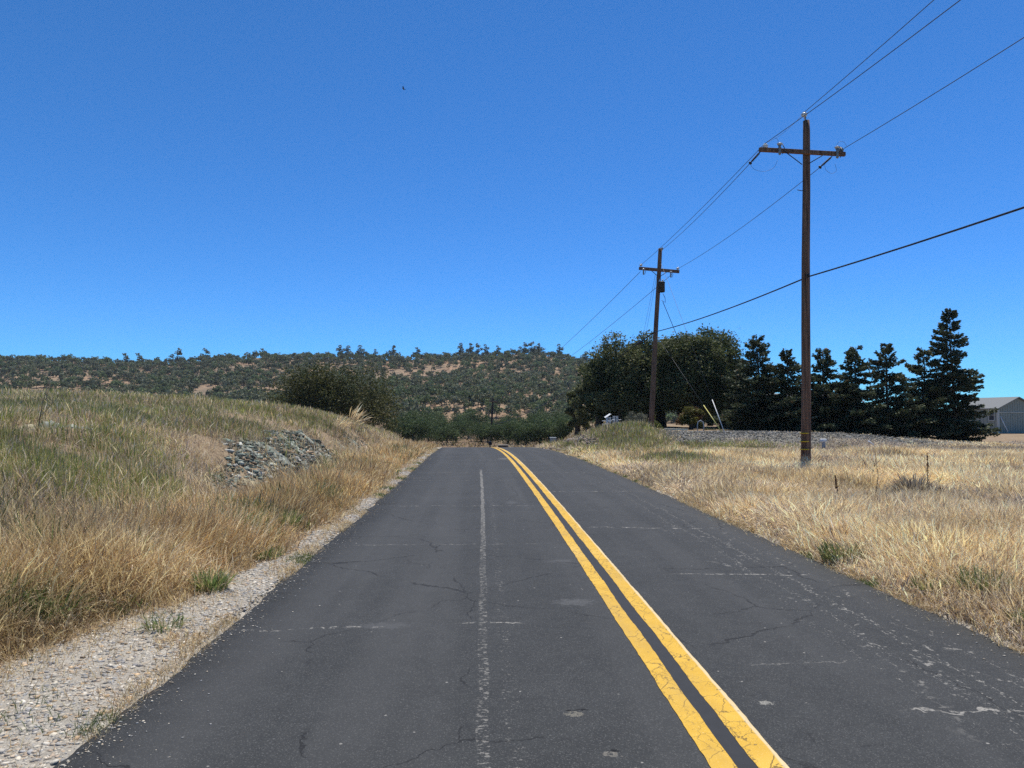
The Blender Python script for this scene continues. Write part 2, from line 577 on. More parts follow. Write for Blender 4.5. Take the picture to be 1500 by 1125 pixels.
        if st >= .9: q = t.math('ADD', q, t.math('MULTIPLY', t.math('SUBTRACT', rg, .42), 6.5))
        k = t.math('MULTIPLY', t.step(q, 1.0, edge), st if st >= .9 else st * .6)
        c = t.mix(k, c, t.mix(1.0, colr, t.mix(r[2], (.7, .7, .7), (1.3, 1.3, 1.3)), 'MULTIPLY'))
    h = t.math('ADD', t.math('MULTIPLY', r[0], .4), t.math('MULTIPLY', t.noise(uv, 90, 2), .6))
    h = t.math('SUBTRACT', h, t.math('MULTIPLY', ck, 2.0))
    t.bump(h, .35, .006)
    return t.fin(c, .85, .3)


def paint_mat(pale_edge=None):
    t = NT('yellow_road_paint')
    uv = t.n('UVMap').outputs[0]
    su = t.sep(uv)
    n = t.noise(uv, 4, 5, .6)
    c = t.ramp(n, [(.3, (.52, .30, .022)), (.7, (.62, .375, .042))])
    lo = t.noise(uv, .35, 3)
    c = t.mix(t.math('MULTIPLY', t.step(lo, .5, .75), .35), c, (.78, .56, .22))
    sp = t.noise(uv, 140, 2, .8)
    c = t.mix(t.step(sp, .62, .75), c, t.mix(.5, c, (.16, .12, .06)))
    c = t.mix(t.step(sp, .40, .30), c, t.mix(.5, c, (.9, .75, .45)))
    w = t.noise(uv, 5, 4, .7)
    wp = t.comb(t.math('ADD', t.math('MULTIPLY', su[0], 1.3), t.math('MULTIPLY', w, .22)), t.math('ADD', su[1], t.math('MULTIPLY', w, .25)))
    de = t.voro(wp, 7.5, 'DISTANCE_TO_EDGE')
    m = t.step(t.noise(uv, 2.0, 3), .42, .56)
    c = t.mix(t.math('MULTIPLY', t.math('MULTIPLY', t.step(de, .032, .008), m), .85), c, (.10, .065, .02))
    de = t.voro(wp, 19, 'DISTANCE_TO_EDGE')
    m = t.step(t.noise(uv, 3.0, 3), .50, .62)
    c = t.mix(t.math('MULTIPLY', t.math('MULTIPLY', t.step(de, .05, .01), m), .6), c, (.16, .10, .03))
    if pale_edge:
        e = t.step(t.math('ADD', su[0], t.math('MULTIPLY', t.math('SUBTRACT', n, .5), .02)), pale_edge - .012, pale_edge)
        c = t.mix(t.math('MULTIPLY', e, .8), c, (.62, .50, .30))
    dirt = t.step(t.noise(t.comb(t.math('MULTIPLY', su[0], 2.0), t.math('MULTIPLY', su[1], .5)), 1.6, 5, .65), .45, .75)
    c = t.mix(t.math('MULTIPLY', dirt, .45), c, (.33, .22, .07))
    # chipped spots where asphalt shows through
    ch = t.step(t.noise(uv, 17, 5, .75), .63, .68)
    c = t.mix(t.math('MULTIPLY', ch, .8), c, (.06, .055, .045))
    t.bump(sp, .3, .003)
    return t.fin(c, .75, .3)


def stone_tint_mat(name, scale=20, rough=.9):
    t = NT(name)
    a = t.n('Attribute', attribute_name='tint').outputs['Color']
    n = t.noise(t.gen(), scale, 4, .65)
    c = t.mix(1.0, a, t.mix(n, (.55, .55, .55), (1.4, 1.4, 1.4)), 'MULTIPLY')
    t.bump(n, .4, .02)
    return t.fin(c, rough, .25)


M_SOIL = ground_mat()
M_HILL = hill_mat()
M_ASPH = asphalt_mat()
M_POLE = wood_pole_mat()
M_GRASS = foliage('grass_blades', .42, rough=.7, spec=.2)
M_LEAF = foliage('oak_leaves', .30, rough=.6, spec=.15)
M_NEED = foliage('conifer_needles', .15, rough=.6, spec=.15)
M_BARK = plain('bark', (.075, .055, .042), .95, .5, 5)
M_STONE = stone_tint_mat('stones', 25)
M_STEEL = plain('galvanised_steel', (.30, .31, .32), .5, .2, 20, .6)
M_DARKSTEEL = plain('dark_steel', (.035, .035, .038), .6, .2, 20, .3)
M_PORC = plain('porcelain', (.62, .64, .66), .2, .05, 20, 0, .6)
M_PORCG = plain('grey_porcelain', (.20, .20, .19), .3, .15, 20, 0, .5)
M_WIRE = plain('weathered_conductor', (.06, .062, .066), .55, .1, 20, .3)
M_CABLE = plain('black_cable', (.012, .012, .013), .5, .1, 20)
M_YBAND = plain('yellow_band', (.62, .42, .02), .5, .1, 20)

# ------------------------------------------------------------------ ground sheet
def grid_mesh(name, xs, ys, zf, mat, tint=None, smooth=True):
    X, Y = np.meshgrid(xs, ys)
    Z = zf(X, Y)
    V = np.stack([X, Y, Z], -1).reshape(-1, 3)
    nx, ny = len(xs), len(ys)
    i = np.arange(nx - 1)[None] + np.arange(ny - 1)[:, None] * nx
    Q = np.stack([i, i + 1, i + nx + 1, i + nx], -1).reshape(-1, 4)
    return np_mesh(name, V, Q, mat, None if tint is None else tint(X, Y).reshape(-1, 3), smooth=smooth)


def spread(parts):
    out = []
    for a, b, n in parts:
        out += list(np.linspace(a, b, n, endpoint=False))
    return np.array(out + [parts[-1][1]])


xs = spread([(-3500, -600, 6), (-600, -100, 20), (-100, -30, 35), (-30, -12, 60), (-12, 9, 190), (9, 32, 110), (32, 100, 40), (100, 600, 20), (600, 3500, 6)])
ys = spread([(-60, -4, 30), (-4, 12, 110), (12, 45, 160), (45, 110, 100), (110, 420, 50), (420, 6000, 12)])


def g_tint(X, Y):
    u = X - cr(Y)
    gv = ss(29, 31, Y + (vn(X, Y, 1.5, 4) - .5) * 1.2) * (1 - ss(36, 39, Y)) * ss(6.5, 8.5, X) * (1 - ss(22, 25, X))
    rd = ss(60, 80, Y)
    return np.stack([gv, rd, Y * 0], -1)


o = link(bpy.data.objects.new('ground', grid_mesh('ground', xs, ys, terr, M_SOIL, g_tint)))
tag(o, kind='structure')

# ------------------------------------------------------------------ hill with its ridge
RX = [-400, 0, 100, 200, 260, 330, 420, 500, 560, 640, 700, 790, 850, 880, 950, 1050, 1200, 1600, 2200]
RYP = [531, 529, 531, 537, 535, 528, 525, 526, 528, 526, 522, 519, 529, 537, 553, 585, 612, 618, 622]


def hill_z(X, Y):
    az = np.arctan2(X, Y)
    px = 708 + F * np.tan(np.clip(az, -1.2, 1.2))
    rz = 1.55 + (606 - np.interp(px, RX, RYP)) * 430 / F
    t = np.clip((Y - 185) / 245, 0, 1)
    prof = t ** 1.15 * (1 - .12 * np.sin(t * math.pi)) + .02 * np.sin(t * 9)
    z = -2.6 + (rz + 2.6) * prof
    z = z - np.clip(Y - 430, 0, 900) * .22
    z = z + (fbm(X, Y, 60, 31) - .5) * 7 * np.sin(np.clip(t, 0, 1) * math.pi) + (fbm(X, Y, 14, 33) - .5) * 1.6 * ss(0, .1, t)
    return np.where(Y < 186, -4.0, z)


def hz1(x, y):
    return hill_z(np.asarray(x, float), np.asarray(y, float))


o = link(bpy.data.objects.new('hill', grid_mesh('hill', spread([(-1100, -420, 20), (-420, 260, 230), (260, 700, 20)]),
                                               spread([(178, 440, 110), (440, 760, 14)]), hill_z, M_HILL)))
tag(o, kind='structure')

# ------------------------------------------------------------------ road, shoulder, paint
def strip(name, u0, u1, ys, dz, mat, nu=8, thick=0.0, zf=None, jag=None):
    """sheet following the road between lateral offsets u0(y), u1(y)"""
    ys = np.asarray(ys, float)
    a = u0(ys) if callable(u0) else np.full_like(ys, u0)
    b = u1(ys) if callable(u1) else np.full_like(ys, u1)
    w = np.linspace(0, 1, nu + 1)
    U = a[:, None] * (1 - w) + b[:, None] * w
    Y = np.repeat(ys[:, None], nu + 1, 1)
    Z = (zr(Y) if zf is None else zf(U + cr(Y), Y)) + dz
    if thick:
        U = np.concatenate([U[:, :1], U, U[:, -1:]], 1)
        Y = np.concatenate([Y[:, :1], Y, Y[:, -1:]], 1)
        Z = np.concatenate([Z[:, :1] - thick, Z, Z[:, -1:] - thick], 1)
    n = U.shape[1]
    V = np.stack([U + cr(Y), Y, Z], -1).reshape(-1, 3)
    i = np.arange(n - 1)[None] + np.arange(len(ys) - 1)[:, None] * n
    Q = np.stack([i, i + 1, i + n + 1, i + n], -1).reshape(-1, 4)
    uv = np.stack([U, Y], -1).reshape(-1, 2)
    me = np_mesh(name, V, Q, mat, uv=uv)
    o = link(bpy.data.objects.new(name, me))
    return tag(o, kind='structure')


ry = spread([(-40, 0, 60), (0, 14, 320), (14, 60, 260), (60, 130, 60)])
strip('road', lambda y: UL + (vn(y, y * 0, .5, 61) - .5) * .07 + (vn(y, y * 0, .09, 62) - .5) * .03,
      lambda y: UR + (vn(y, y * 0, .8, 63) - .5) * .09 + (vn(y, y * 0, .1, 64) - .5) * .03, ry, 0.0, M_ASPH, 10, .07)


def jag(c, seed, amp=.012):
    return lambda y: c + (vn(y, y * 0, .35, seed) - .5) * amp + (vn(y, y * 0, .05, seed + 1) - .5) * amp * .6


M_PAINT, M_PAINT2 = paint_mat(), paint_mat(1.325)
M_SEAL = plain('dark_seal', (.022, .023, .025), .8, .3, 14)
strip('centre_line', jag(1.00, 70), jag(1.112, 72), ry, .004, M_PAINT, 1)
strip('centre_line', jag(1.205, 74), jag(1.338, 76), ry, .004, M_PAINT2, 1)
strip('centre_line_gap', 1.106, 1.212, ry, .002, M_SEAL, 1)

def shoulder_mat():
    t = NT('shoulder_sand')
    p = t.gen()
    n = t.noise(p, 3, 5, .6); f = t.noise(p, 110, 3, .7)
    c = t.ramp(n, [(.3, (.28, .25, .205)), (.7, (.43, .395, .33))])
    c = t.mix(t.step(f, .4, .7), c, t.mix(.55, c, (.11, .095, .075)))
    vc = t.n('TexVoronoi'); t.put(vc.inputs['Vector'], p); vc.inputs['Scale'].default_value = 60
    r = t.sep(vc.outputs['Color'])
    k = t.math('MULTIPLY', t.step(r[0], .45, .5), t.step(vc.outputs['Distance'], .46, .36))
    pc = t.ramp(r[1], [(0, (.20, .195, .185)), (.3, (.34, .32, .28)), (.75, (.50, .45, .36)), (1, (.46, .33, .21))])
    c = t.mix(k, c, pc)
    t.bump(t.math('ADD', f, t.math('MULTIPLY', k, .8)), .6, .01)
    return t.fin(c, .92, .2)


sy = spread([(-30, 0, 30), (0, 14, 160), (14, 60, 120)])
strip('gravel_shoulder', sh_edge, lambda y: UL + .05 + y * 0, sy, .004, shoulder_mat(), 10, .03, zf=lambda x, y: np.maximum(terr(x, y), zr(y) - .035))
strip('gravel_verge', lambda y: UR - .04 + y * 0, lambda y: UR + .10 + (vn(y, y * 0, 1.1, 91) - .5) * .16, sy, .004, shoulder_mat(), 3, .03,
      zf=lambda x, y: np.maximum(terr(x, y), zr(y) - .03))


# ------------------------------------------------------------------ stones (numpy, many per object)
def ico():
    import bmesh
    bm = bmesh.new(); bmesh.ops.create_icosphere(bm, subdivisions=1, radius=1)
    v = np.array([p.co[:] for p in bm.verts]); f = np.array([[q.index for q in p.verts] for p in bm.faces])
    bm.free(); return v, f


ICO = ico()


def stones(pos, size, col, flat=.6, seed=1, rough=.22, tilt=.3):
    """many angular stones -> V, F, C"""
    r = np.random.default_rng(seed)
    n = len(pos)
    v0, f0 = ICO
    m = len(v0)
    V = v0[None] * (1 + (r.random((n, m, 1)) - .5) * 2 * rough)
    sc = np.stack([r.uniform(.7, 1.3, n) * (1.6 if tilt > .9 else 1), r.uniform(.6, 1.0, n), r.uniform(.6, 1.0, n) * flat], -1) * np.asarray(size)[:, None]
    V = V * sc[:, None]
    a = r.uniform(0, 6.283, n); ca, sa = np.cos(a)[:, None], np.sin(a)[:, None]
    b = r.normal(0, tilt, n); cb, sb = np.cos(b)[:, None], np.sin(b)[:, None]
    x, y, z = V[..., 0], V[..., 1], V[..., 2]
    y, z = y * cb - z * sb, y * sb + z * cb
    x, y = x * ca - y * sa, x * sa + y * ca
    V = np.stack([x, y, z], -1) + pos[:, None]
    Fc = f0[None] + (np.arange(n) * m)[:, None, None]
    C = np.repeat(col[:, None], m, 1)
    return V.reshape(-1, 3), Fc.reshape(-1, 3), C.reshape(-1, 3)


def pal(n, cols, r, jit=.15):
    c = np.array(cols)[r.integers(0, len(cols), n)]
    return np.clip(c * (1 + r.normal(0, jit, (n, 1))), .005, .95)


def put(name, V, Fc, C, mat, label, cat, kind=None, group=None, smooth=False, origin=None):
    if origin is not None:
        V = V - np.array(origin)
    o = bpy.data.objects.new(name, np_mesh(name, V, Fc, mat, C, smooth=smooth))
    if origin is not None: o.location = origin
    return tag(link(o), label, cat, group, kind)


r = np.random.default_rng(3)
n = 40000
y = np.exp(r.uniform(np.log(2.4), np.log(34), n)) ; w = r.random(n)
e = sh_edge(y); u = e - .35 + (UL + .03 - e + .35) * w
keep = r.random(n) < np.where(u < e, .25, 1)
y, u = y[keep], u[keep]; n = len(y)
x = u + cr(y)
sz = (.005 + .017 * r.random(n) ** 3.2) * np.interp(y, [0, 6, 34], [1, 1.1, 2.2])
z = np.maximum(terr(x, y), zr(y) - .035) + .004 + sz * .02
C = pal(n, [(.44, .40, .33), (.52, .46, .36), (.34, .33, .31), (.36, .33, .28), (.46, .33, .20), (.42, .33, .24), (.58, .53, .44), (.25, .24, .23), (.44, .37, .28)], r)
put('gravel', *stones(np.stack([x, y, z], -1), sz, C, .40, 4), M_STONE, 'loose rounded gravel strewn along the left road edge', 'gravel', 'stuff')

# grit and small stones kicked onto the asphalt along both edges
r = np.random.default_rng(33)
n = 2600
y = np.exp(r.uniform(np.log(2.4), np.log(26), n)); off = r.exponential(.09, n)
u = np.where(r.random(n) < .65, UL + off, UR - off)
sz = .003 + .007 * r.random(n) ** 3
C = pal(n, [(.44, .40, .33), (.52, .46, .36), (.30, .29, .27), (.40, .33, .24)], r)
put('road_grit', *stones(np.stack([u + cr(y), y, zr(y) + sz * .3], -1), sz, C, .6, 34), M_STONE, 'small pale grit scattered on the asphalt near both edges', 'grit', 'stuff')

# crushed rock on the yard bank
r = np.random.default_rng(8)
n = 14000
y = r.uniform(31.0, 37.2, n); px = r.uniform(930, 1500, n)
x = (px - 708) / F * y
keep = r.random(n) < (1 - ss(20, 25, x)) * .95 + .05
x, y = x[keep], y[keep]; n = len(x)
sz = .018 + .04 * r.random(n) ** 3
C = pal(n, [(.15, .143, .125), (.095, .093, .083), (.21, .20, .175), (.06, .058, .05), (.13, .12, .10), (.42, .40, .36)], r)
put('crushed_rock', *stones(np.stack([x, y, terr(x, y) + sz * .2], -1), sz, C, .7, 5), M_STONE,
    'grey crushed rock covering the long low bank in front of the conifers', 'crushed rock', 'stuff')

# rubble heap at the left end of the bank
r = np.random.default_rng(9)
n = 3600
px = r.uniform(795, 905, n); y = r.uniform(31, 44, n)
x = (px - 708) / F * y
mk = np.exp(-((px - 850 + (y - 35) * 3) / 30) ** 2)
keep = r.random(n) < mk + .06
x, y, mk = x[keep], y[keep], mk[keep]; n = len(x)
sz = .05 + .14 * r.random(n) ** 2.5
C = pal(n, [(.26, .20, .155), (.17, .13, .11), (.34, .27, .21), (.10, .085, .075), (.22, .20, .18), (.40, .35, .29)], r)
put('rubble', *stones(np.stack([x, y, terr(x, y) + mk * .22 * r.random(n)], -1), sz, C, .65, 6), M_STONE,
    'brown and grey broken rubble piled at the left end of the gravel bank', 'rubble', 'stuff')


# rock outcrops showing through the left bank, each one thing
OUT = [(4.75, 18.8, .95, 3.6, 5200, .05, .20, .15, 'largest grey-green fractured rock outcrop in the cut face of the left bank'),
       (4.35, 13.6, .6, 1.5, 1300, .03, .13, .3, 'low pale outcrop of broken rock left of the big grey-green one'),
       (4.1, 10.3, .3, .8, 120, .03, .10, .8, 'small flat tan rock patch lowest on the left bank'),
       (6.9, 12.2, .5, 1.3, 170, .02, .09, .2, 'scatter of pale stones in the grass near the left picture edge'),
       (4.6, 27, .5, 2.4, 320, .04, .13, .2, 'far small rock patch on the bank beside the tan roadside grass')]


def rockmask(x, y):
    s = cr(y) - x
    m = x * 0
    for (s0, y0, rs_, ry_, *_q) in OUT:
        q = ((s - s0) / rs_) ** 2 + ((y - y0) / ry_) ** 2 + (fbm(x, y, 1.1, 93, 4) - .5) * 2.8
        m = np.maximum(m, 1 - ss(.6, 1.15, q))
    return m


for oi, (s0, y0, rs_, ry_, n, sz0, sz1, warm, label) in enumerate(OUT):
    r = np.random.default_rng(41 + oi)
    k = n * 4
    s = s0 + r.uniform(-1.3, 1.3, k) * rs_; y = y0 + r.uniform(-1.3, 1.3, k) * ry_
    x = cr(y) - s
    q = ((s - s0) / rs_) ** 2 + ((y - y0) / ry_) ** 2 + (fbm(x, y, 1.1, 93, 4) - .5) * 2.8
    keep = q < r.uniform(.5, 1.25, k)
    x, y = x[keep][:n], y[keep][:n]; m = len(x)
    sz = (sz0 + (sz1 - sz0) * r.random(m) ** 3.5) * r.choice([.2, .3, .42], m)
    cols = [(.19, .22, .18), (.12, .15, .125), (.30, .31, .26), (.07, .085, .07), (.50, .49, .43), (.15, .18, .15)]
    if warm > 0: cols += [(.38, .27, .17), (.32, .21, .13), (.42, .33, .22)][:max(1, int(warm * 5))]
    C = pal(m, cols, r, .2)
    band = vn(x * 1.0, y * 3, .5, 7)[:, None]
    C = C * (.40 + .8 * band) * r.choice([.6, 1.0, 1.25], (m, 1))
    V1, F1, C1 = stones(np.stack([x, y, terr(x, y) + .0 + sz * .15], -1), sz * 1.15, C, .5, 141 + oi, .65, 1.0)
    # continuous rough bedrock under the loose pieces
    NX, NY = 64, int(60 + 36 * ry_)
    gs, gy = np.meshgrid(np.linspace(-1.25, 1.25, NX), np.linspace(-1.25, 1.25, NY))
    S, Y = s0 + gs * rs_, y0 + gy * ry_; X = cr(Y) - S
    q = gs ** 2 + gy ** 2
    q = q + (fbm(X, Y, .9, 93, 4) - .5) * 2.4
    A_ = X * .8 + Y * .6; B_ = -X * .6 + Y * .8
    f1 = fbm(A_, B_ * 2.2, .55, 19, 3); f2 = fbm(A_ * 1.8, B_, .22, 18, 3)
    st1 = np.floor(f1 * 9) / 9; st2 = np.floor(f2 * 7) / 7
    Zb = terr(X, Y) + (.0 + (st1 - .45) * .26 + (st2 - .5) * .14 + (vn(X, Y, .07, 17) - .5) * .04) * (1 - ss(.45, 1.0, q)) - .14 * ss(.7, 1.1, q)
    V2 = np.stack([X, Y, Zb], -1).reshape(-1, 3)
    ii = np.arange(NX - 1)[None] + np.arange(NY - 1)[:, None] * NX
    T = np.concatenate([np.stack([ii, ii + 1, ii + NX + 1], -1).reshape(-1, 3), np.stack([ii, ii + NX + 1, ii + NX], -1).reshape(-1, 3)])
    hh_ = _h((st1 * 9).astype(int), (st2 * 7).astype(int), 5).reshape(-1, 1)
    C2 = (np.array([(.15, .18, .15)]) * (1 - hh_) + np.array([(.33, .34, .28)]) * hh_) * (.5 + .8 * vn(X, Y, .1, 29).reshape(-1, 1))
    wm = (vn(X, Y, .6, 39).reshape(-1, 1) > .62)
    C2 = np.where(wm, C2 * np.array([1.3, 1.08, .85]), C2)
    c = (float(x.mean()), float(y.mean()), float(terr(x, y).min()))
    put('rock_outcrop', np.concatenate([V1, V2]), np.concatenate([F1, T + len(V1)]), np.concatenate([C1, C2]), M_STONE, label, 'rock outcrop', group='rocks breaking out of the left bank', origin=c)

# ------------------------------------------------------------------ grass
def lean_field(x, y):
    return fbm(x, y, 2.2, 101, 2) * 6.283 * 1.6


def blades(x, y, z, h, az, ln, w, head, col, r):
    """curved stems: 4 levels x 2 verts"""
    n = len(x)
    t = np.array([0, .38, .74, 1.0])
    wd = np.stack([np.ones(n) * .9, np.ones(n) * .75, np.where(head > 0, 1.0 + head, .6), np.ones(n) * .12], 1) * w[:, None] * .5
    dx, dy = np.cos(az), np.sin(az)
    ho = (ln * h)[:, None] * t ** 1.7
    ve = h[:, None] * (t * np.sqrt(np.clip(1 - .85 * ln[:, None] ** 2 * t, .03, 1)))
    cx = x[:, None] + ho * dx[:, None]
    cy = y[:, None] + ho * dy[:, None]
    cz = z[:, None] + ve - .01
    sa = r.uniform(0, 6.283, n)
    # keep side vector mostly across the lean
    sx, sy = np.cos(sa)[:, None] * wd, np.sin(sa)[:, None] * wd
    V = np.empty((n, 4, 2, 3))
    V[..., 0, 0], V[..., 0, 1], V[..., 0, 2] = cx - sx, cy - sy, cz
    V[..., 1, 0], V[..., 1, 1], V[..., 1, 2] = cx + sx, cy + sy, cz
    b = np.arange(n)[:, None] * 8
    q = np.array([[0, 1, 3, 2], [2, 3, 5, 4], [4, 5, 7, 6]])
    Q = (b[:, :, None] + q[None]).reshape(-1, 4)
    C = np.repeat(col[:, None], 8, 1)
    hs = np.where(head > 0, 1.12, 1.0)
    near = np.where((y < 9.5) & (head > .5))[0]
    C[:, 4:] *= hs[:, None, None]
    V, C = V.reshape(-1, 3), C.reshape(-1, 3)
    if len(near):
        m = 7
        k = np.repeat(near, m); tt = r.uniform(.72, 1.0, len(k))
        px_ = x[k] + ln[k] * h[k] * tt ** 1.7 * dx[k]; py_ = y[k] + ln[k] * h[k] * tt ** 1.7 * dy[k]
        pz_ = z[k] + h[k] * (tt * np.sqrt(np.clip(1 - .85 * ln[k] ** 2 * tt, .03, 1))) - .01
        a = r.uniform(0, 6.283, len(k)); L = r.uniform(.010, .028, len(k)); e = r.uniform(-.3, 1.0, len(k))
        D = np.stack([np.cos(a) * L * .6, np.sin(a) * L * .6, L * e], -1)
        B = np.stack([-np.sin(a), np.cos(a), a * 0], -1) * (L * .10)[:, None]
        Pn = np.stack([px_, py_, pz_], -1)
        V2 = np.stack([Pn - B * .3, Pn + D * .5 - B, Pn + D, Pn + D * .5 + B], 1).reshape(-1, 3)
        Q2 = np.arange(len(k) * 4).reshape(-1, 4) + len(V)
        V = np.concatenate([V, V2]); Q = np.concatenate([Q, Q2]); C = np.concatenate([C, np.repeat(col[k] * 1.1, 4, 0)])
    return V, Q, C


class Pile:
    def __init__(s): s.V, s.Q, s.C, s.n = [], [], [], 0
    def add(s, V, Q, C):
        s.V.append(V.astype(np.float32)); s.Q.append((Q + s.n).astype(np.int32)); s.C.append(C.astype(np.float32)); s.n += len(V)
    def put(s, name, mat, label, cat, kind=None, origin=None, group=None, parent=None):
        V, Q, C = np.concatenate(s.V), np.concatenate(s.Q), np.concatenate(s.C)
        if parent is not None:
            o = bpy.data.objects.new(name, np_mesh(name, V - np.array(parent.location), Q, mat, C))
            return link(o, parent)
        return put(name, V, Q, C, mat, label, cat, kind, group, origin=origin)


STRAW = np.array([(.74, .59, .36), (.86, .73, .49), (.62, .46, .26), (.80, .67, .44), (.50, .37, .22)])
TAN = np.array([(.54, .40, .23), (.64, .49, .30), (.42, .285, .16), (.72, .59, .39), (.32, .215, .14)])
STRAW = STRAW * np.array([1.0, .98, 1.08])
GREY = np.array([(.36, .29, .25), (.46, .38, .33), (.26, .205, .18), (.56, .48, .40), (.20, .155, .14)])
GREEN = np.array([(.27, .28, .085), (.33, .33, .12), (.20, .22, .07), (.40, .37, .16)])
GREENB = np.array([(.10, .145, .05), (.15, .19, .07), (.075, .11, .04), (.22, .22, .09)])
RUST = np.array([(.20, .09, .045), (.14, .06, .03)])


def pick(pal_, n, r):
    return pal_[r.integers(0, len(pal_), n)] * (1 + r.normal(0, .13, (n, 1)))


def tufted(N, side, seed, y0, y1, k=1.0):
    """blade roots: tuft centres spread evenly in log distance, several stems each"""
    r = np.random.default_rng(seed)
    nt = N // 9
    y = np.exp(r.uniform(np.log(y0), np.log(y1), nt))
    if side < 0:
        f = np.where(r.random(nt) < .88, r.uniform(-.78, -.03, nt), r.uniform(-1.5, -.78, nt))
        x = f * y
    else:
        f = np.where(r.random(nt) < .86, r.uniform(.02, .78, nt), r.uniform(.78, 1.8, nt))
        x = f * y
    return x, y, r


def expand(x, y, r, m=9, rad=.07):
    n = len(x)
    X, Y = np.repeat(x, m), np.repeat(y, m)
    a = r.uniform(0, 6.283, n * m); d = np.abs(r.normal(0, rad, n * m)) * np.interp(Y, [0, 10, 60], [1, 1.4, 4])
    return X + np.cos(a) * d, Y + np.sin(a) * d, a


def width(y, base=.0026, k=.00052):
    return base + k * y


# ---- left bank
def left_grass(N, seed, y0, y1):
    x, y, r = tufted(N, -1, seed, y0, y1)
    u = x - cr(y); s = -u
    e = -sh_edge(y)
    keep = (s > e - .02) & (r.random(len(x)) < .06 + ss(e, e + .55, s))
    x, y, s = x[keep], y[keep], s[keep]
    keep = r.random(len(x)) > rockmask(x, y) * .86
    x, y, s = x[keep], y[keep], s[keep]
    bald = ss(.50, .62, fbm(x, y, 1.3, 59, 3)) * ss(4.0, 5.0, s) * (y < 30)
    keep = r.random(len(x)) > bald * .82
    x, y, s = x[keep], y[keep], s[keep]
    nz = fbm(x, y, 2.5, 55, 3)
    n2 = fbm(x, y, 5, 56, 3)
    # species zones
    g = ss(4.1, 6.6, s + (nz - .5) * 4.5)
    g = np.maximum(g, ss(.62, .70, nz) * ss(4.2, 5.2, s) * .8)
    q = r.random(len(x))
    gy = ss(3.3, 4.1, s + (n2 - .5) * 1.4)
    kind = np.where(q < g * (.24 + .42 * ss(.42, .58, fbm(x, y, 1.8, 58, 3))), 2, np.where(r.random(len(x)) < gy * .82, 1, 0))
    m = 9
    X, Y, A = expand(x, y, r, m)
    K = np.repeat(kind, m); S = np.repeat(s, m); n = len(X)
    Ecl = np.repeat(-sh_edge(y), m)
    near = ss(Ecl * 0, .9, S - Ecl)
    lean_az = np.where(r.random(n) < .78, A, lean_field(X, Y) + r.normal(0, .5, n))
    hmod = (.72 + .56 * fbm(X, Y, 1.2, 77, 2)) * (1 + .2 * (Y < 8))
    h = np.choose(K, [r.uniform(.14, .54, n), r.uniform(.08, .34, n), r.uniform(.14, .44, n)]) * hmod * (1 - .32 * ss(3.8, 5.5, S)) * (.3 + .7 * near)
    ln = np.choose(K, [r.beta(2, 2.6, n) * 1.15, r.beta(2.2, 1.6, n) * 1.3, r.beta(1.3, 5, n) * .8])
    col = np.where((K == 2)[:, None], pick(GREEN, n, r), np.where((K == 1)[:, None], pick(GREY, n, r), pick(TAN, n, r)))
    # paler straw drifts, greener patches
    pale = (vn(X, Y, .9, 66) > .62) & (K < 2) & (r.random(n) < .6)
    col[pale] = pick(STRAW, pale.sum(), r) * .92
    cold = (K < 2) & (S > 4.4) & (r.random(n) < .45)
    col[cold] = np.where((r.random(cold.sum()) < .6)[:, None], pick(GREY, cold.sum(), r) * 1.15, pick(STRAW, cold.sum(), r) * .8)
    oran = (K == 0) & (S < 3.9) & (Y > 7) & (r.random(n) < .32)
    col[oran] = pick(TAN, oran.sum(), r) * np.array([1.0, .88, .74])
    mixs = (K == 2) & (r.random(n) < .30)
    col[mixs] = pick(STRAW, mixs.sum(), r) * .7
    mixg = (K == 0) & (vn(X, Y, .5, 68) > .78) & (r.random(n) < .6)
    col[mixg] = pick(GREENB, mixg.sum(), r)
    head = np.where((K == 0) & (r.random(n) < .4), r.uniform(.2, .9, n), 0)
    head = np.where((K == 2) & (r.random(n) < .3), .6, head)
    w = width(Y) * np.choose(K, [1.0, .9, 1.05])
    col = col * (.50 + 1.0 * fbm(X, Y, 1.2, 71, 3))[:, None]
    return blades(X, Y, terr(X, Y), h, lean_az, np.clip(ln, 0, 1.05), w, head, col, r)


gl = Pile()
gl.add(*left_grass(820000, 201, 2.0, 22))
gl.add(*left_grass(330000, 202, 22, 75))
gl.put('dry_grass', M_GRASS, 'tall tan, grey and green dry grass covering the bank left of the road', 'grass', 'stuff')


